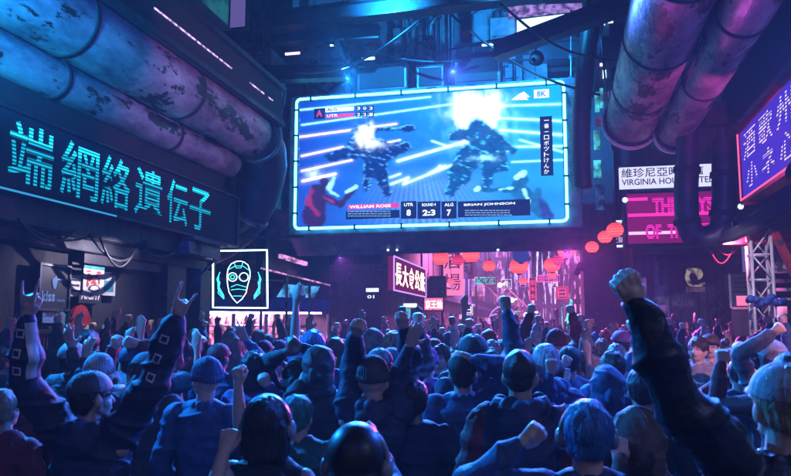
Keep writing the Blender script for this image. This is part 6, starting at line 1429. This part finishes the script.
hero(727, 362, 6.6, 'person in dark clothes holding hands to the chest before the cabinet', head='long', hair='hair_brown', top='cloth_maroon', L='front', R='front', rz=120, female=True, face=True, **S2)
hero(751, 364, 6.2, 'red haired person in a dark top left of the truss column', head='short', hair='hair_red', top='cloth_black', L='front', rz=60, **S2)
hero(770, 358, 5.6, 'person in a pale hood at the truss column raising a white hand', head='hood', top='cloth_grey', L=(771, 334, 5.4, 'fist'), **S2)
hero(738, 372, 5.8, 'person in black raising a bent bluish fist in front of the cabinet', head='short', top='cloth_navy', R=(747, 352, 5.6, 'fist'), **S2)
hero(786, 372, 4.6, 'person in dark red at the right edge behind the pale cap', head='short', top='cloth_maroon', L='halfup', **S2)

# ---- the rest of the crowd: a pool of figures, copied with their own clothes
POOL = []
looks = [(('up', 'down'), 'short'), (('down', 'up'), 'cap'), (('up', 'up'), 'beanie'), (('down', 'down'), 'hood'), (('halfup', 'up'), 'bob'), (('upopen', 'down'), 'short'), (('down', 'upopen'), 'long'), (('wide', 'wide'), 'short'),
         (('down', 'down'), 'cap'), (('bent', 'up'), 'hood'), (('down', 'halfopen'), 'bun'), (('upin', 'down'), 'beanie'), (('halfopen', 'halfopen'), 'short'), (('down', 'down'), 'bob'), (('up', 'down'), 'hood'), (('down', 'point'), 'cap'), (('head', 'down'), 'short'), (('down', 'down'), 'short')]
for i, (ar, hd_) in enumerate(looks):
    parts, J = person_mesh(arms=ar, head=hd_, vox=.014, seed=100 + i, female=hd_ in ('bob', 'long', 'bun'), tilt=-6 - i % 4 * 3, face=True, low=True, puffy=1.1 if i % 3 else 1.3, hood=(i % 4 == 0), sleeves='short' if i in (5, 7, 10, 12) else 'long', sleeve_mat='cloth_navy')
    POOL.append((ar, hd_, parts))
ARMW = {'up': 'fist raised high', 'upin': 'fist by the head', 'upopen': 'open hand raised', 'halfup': 'fist half raised', 'halfopen': 'open hand half raised', 'wide': 'arms spread up', 'bent': 'bent arm', 'point': 'arm pointing forward', 'head': 'hand on the head'}
def arms_words(ar):
    a, b_ = ar
    if a == b_ == 'down': return 'arms down'
    if a == b_: return {'up': 'both fists raised', 'wide': 'both arms spread up', 'halfopen': 'both open hands up'}[a]
    if a == 'down': return 'right ' + ARMW[b_]
    if b_ == 'down': return 'left ' + ARMW[a]
    return {'halfup': 'both fists up unevenly', 'bent': 'one arm bent, one up'}[a]
HEADW = {'short': 'short haired', 'cap': 'capped', 'beanie': 'beanie wearing', 'hood': 'hooded', 'bob': 'bob haired', 'long': 'long haired', 'bun': 'bun haired'}
def to_px(p):
    d = np.array(p) - np.array((0, 0, CZ)); f = d @ Fv; return 395.5 + 750 * (d @ Rv) / f, 238 - 750 * (d @ Uv) / f, f
def zone(u, Y):
    names = [(60, 'under the kiss poster'), (150, 'under the wall posters'), (212, 'by the left pillar'), (268, 'under the neon face'), (330, 'before the food stall'), (392, 'right of the stall'), (445, 'below the warm neon'),
             (505, 'below the white truss'), (545, 'below the blue lantern'), (585, 'below the brightest tower'), (635, 'below the pink characters'), (700, 'below the swirl poster'), (750, 'before the green cabinet'), (900, 'beside the truss column')]
    for a, n_ in names:
        if u < a: return n_
used = set(); rr = random.Random(77); taken = list(HEROES); count = 0
tops = ['navy', 'charcoal', 'black', 'blue', 'grey', 'maroon', 'teal', 'purple', 'brown', 'red', 'pale', 'olive']; wts = [6, 6, 6, 5, 3, 3, 2, 3, 2, 2, 2, 1]
cells = []
y = 3.6
while y < 50:
    st_ = .62 if y < 12 else (.8 if y < 20 else (1.05 if y < 32 else 1.5))
    x = -6.0 if y > 12 else -5.7
    xr = 3.0 if y < 18.2 else 2.6
    while x < xr: cells.append((x + rr.uniform(-.18, .18), y + rr.uniform(-.2, .2), st_)); x += st_ * (1. if y < 20 else 1.1)
    y += st_ * 1.12
def clear_of(x, y):
    if any((x - a) ** 2 + (y - b_) ** 2 < .40 ** 2 for a, b_ in taken): return False
    if y > 17.9 and x > 1.3: return y > 26 and x < 2.7
    if 17.2 < y and x < -4.3: return False
    if x < -5.3 and y > 13: return False
    if abs(x - xc) < .6 and abs(y - 14.75) < .6: return False
    if abs(x + 5.3) < .6 and y > 16.9: return False
    for lx, ly in ((2.2, 22), (-4.2, 27), (2.6, 33), (-4.4, 40)):
        if abs(x - lx) < .35 and abs(y - ly) < .35: return False
    return True
def gcol(n_): return 'cloth_' + n_
for (x, y, st_) in cells:
    if count >= 255: break
    u, v, d = to_px((x, y, 1.65))
    if u < -25 or u > 815 or not clear_of(x, y): continue
    # keep the near rows open where the photographed people stand
    if d < 4.6 and not (u < 0 or u > 800): continue
    if d < 6.0 and rr.random() < .45: continue
    if d < 7.1 and 672 < u < 742: continue
    if y > 20 and rr.random() < .22: continue
    if 205 < u < 335 and d > 7.5 and rr.random() < .3: continue
    for tr in range(60):
        k = rr.choice((3, 8, 13, 17, 3, 9, 15)) if (195 < u < 340 and rr.random() < .6) else (rr.choice((0, 1, 2, 4, 5, 6, 9, 10, 11, 12, 14)) if rr.random() < .45 else rr.randrange(len(POOL))); ar, hd_, parts = POOL[k]; top = rr.choices(tops, wts)[0]
        if d < 9 and tr < 30 and ar in (('wide', 'wide'),): continue
        row = 'near' if d < 8 else ('middle' if d < 12 else 'distant')
        if y < 17:
            lab = '%s person in %s, %s, %s row %s' % (HEADW[hd_], top, arms_words(ar), row, zone(u, y)); g_ = None
            if lab not in used: used.add(lab); break
        else:
            row = 'far' if y < 30 else 'farthest'
            lab = '%s person in %s, %s, %s rows %s' % (HEADW[hd_], top, arms_words(ar), row, zone(u, y)); g_ = None
            if lab not in used: used.add(lab); break
    rz = face_rz(x, y) * (.8 if y < 15 else 1) + rr.uniform(-.3, .3)
    if y > 14: rz = face_rz(x, y, -2.8, 14.5) * 1. + rr.uniform(-.5, .5) if rr.random() < .75 else rr.uniform(-3, 3)
    sk = rr.choices(['skin_light', 'skin_mid', 'skin_dark'], [5, 4, 2])[0]
    slv = gcol(top) if rr.random() < .6 else gcol(rr.choice(['black', 'pale', 'charcoal', 'blue', 'maroon', 'grey']))
    cols = {'sleeve': slv, 'body': sk, 'jacket': gcol(top), 'shirt': gcol(top), 'hood': gcol(top), 'trousers': rr.choice(['denim', 'cloth_black', 'cloth_charcoal']), 'hair': rr.choice(['hair_black', 'hair_black', 'hair_brown', 'hair_blond', 'hair_blue', 'hair_white', 'hair_red'])}
    hc_ = gcol(rr.choice(['black', 'charcoal', 'navy', 'red', 'maroon', 'blue', 'grey', 'purple', 'black', 'brown'])); cols.update(cap=hc_, brim=hc_, beanie=hc_, cap_button=hc_)
    o = put_person(parts, (x, y, 0), rz, lab, 'crowd watching the screen', cols); sc_ = rr.uniform(.93, 1.06); o.scale = (sc_, sc_, sc_)
    taken.append((x, y)); count += 1
print('crowd', count, 'heroes', len(HEROES))
# ------------------------------------------------------------------ haze
hz = MB(); hz.box((-32, -12, -1), (32, 93, 33)); ho = hz.build('haze', 'rubber'); tag(ho, kind='stuff')
mt = bpy.data.materials.new('haze'); n = nodes_of(mt); pv = n.nodes.new('ShaderNodeVolumePrincipled'); ou = n.nodes.new('ShaderNodeOutputMaterial'); n.links.new(pv.outputs[0], ou.inputs['Volume'])
pv.inputs['Color'].default_value = (.85, .8, .95, 1); pv.inputs['Density'].default_value = .0030; pv.inputs['Anisotropy'].default_value = 0.0
ho.data.materials.clear(); ho.data.materials.append(mt)
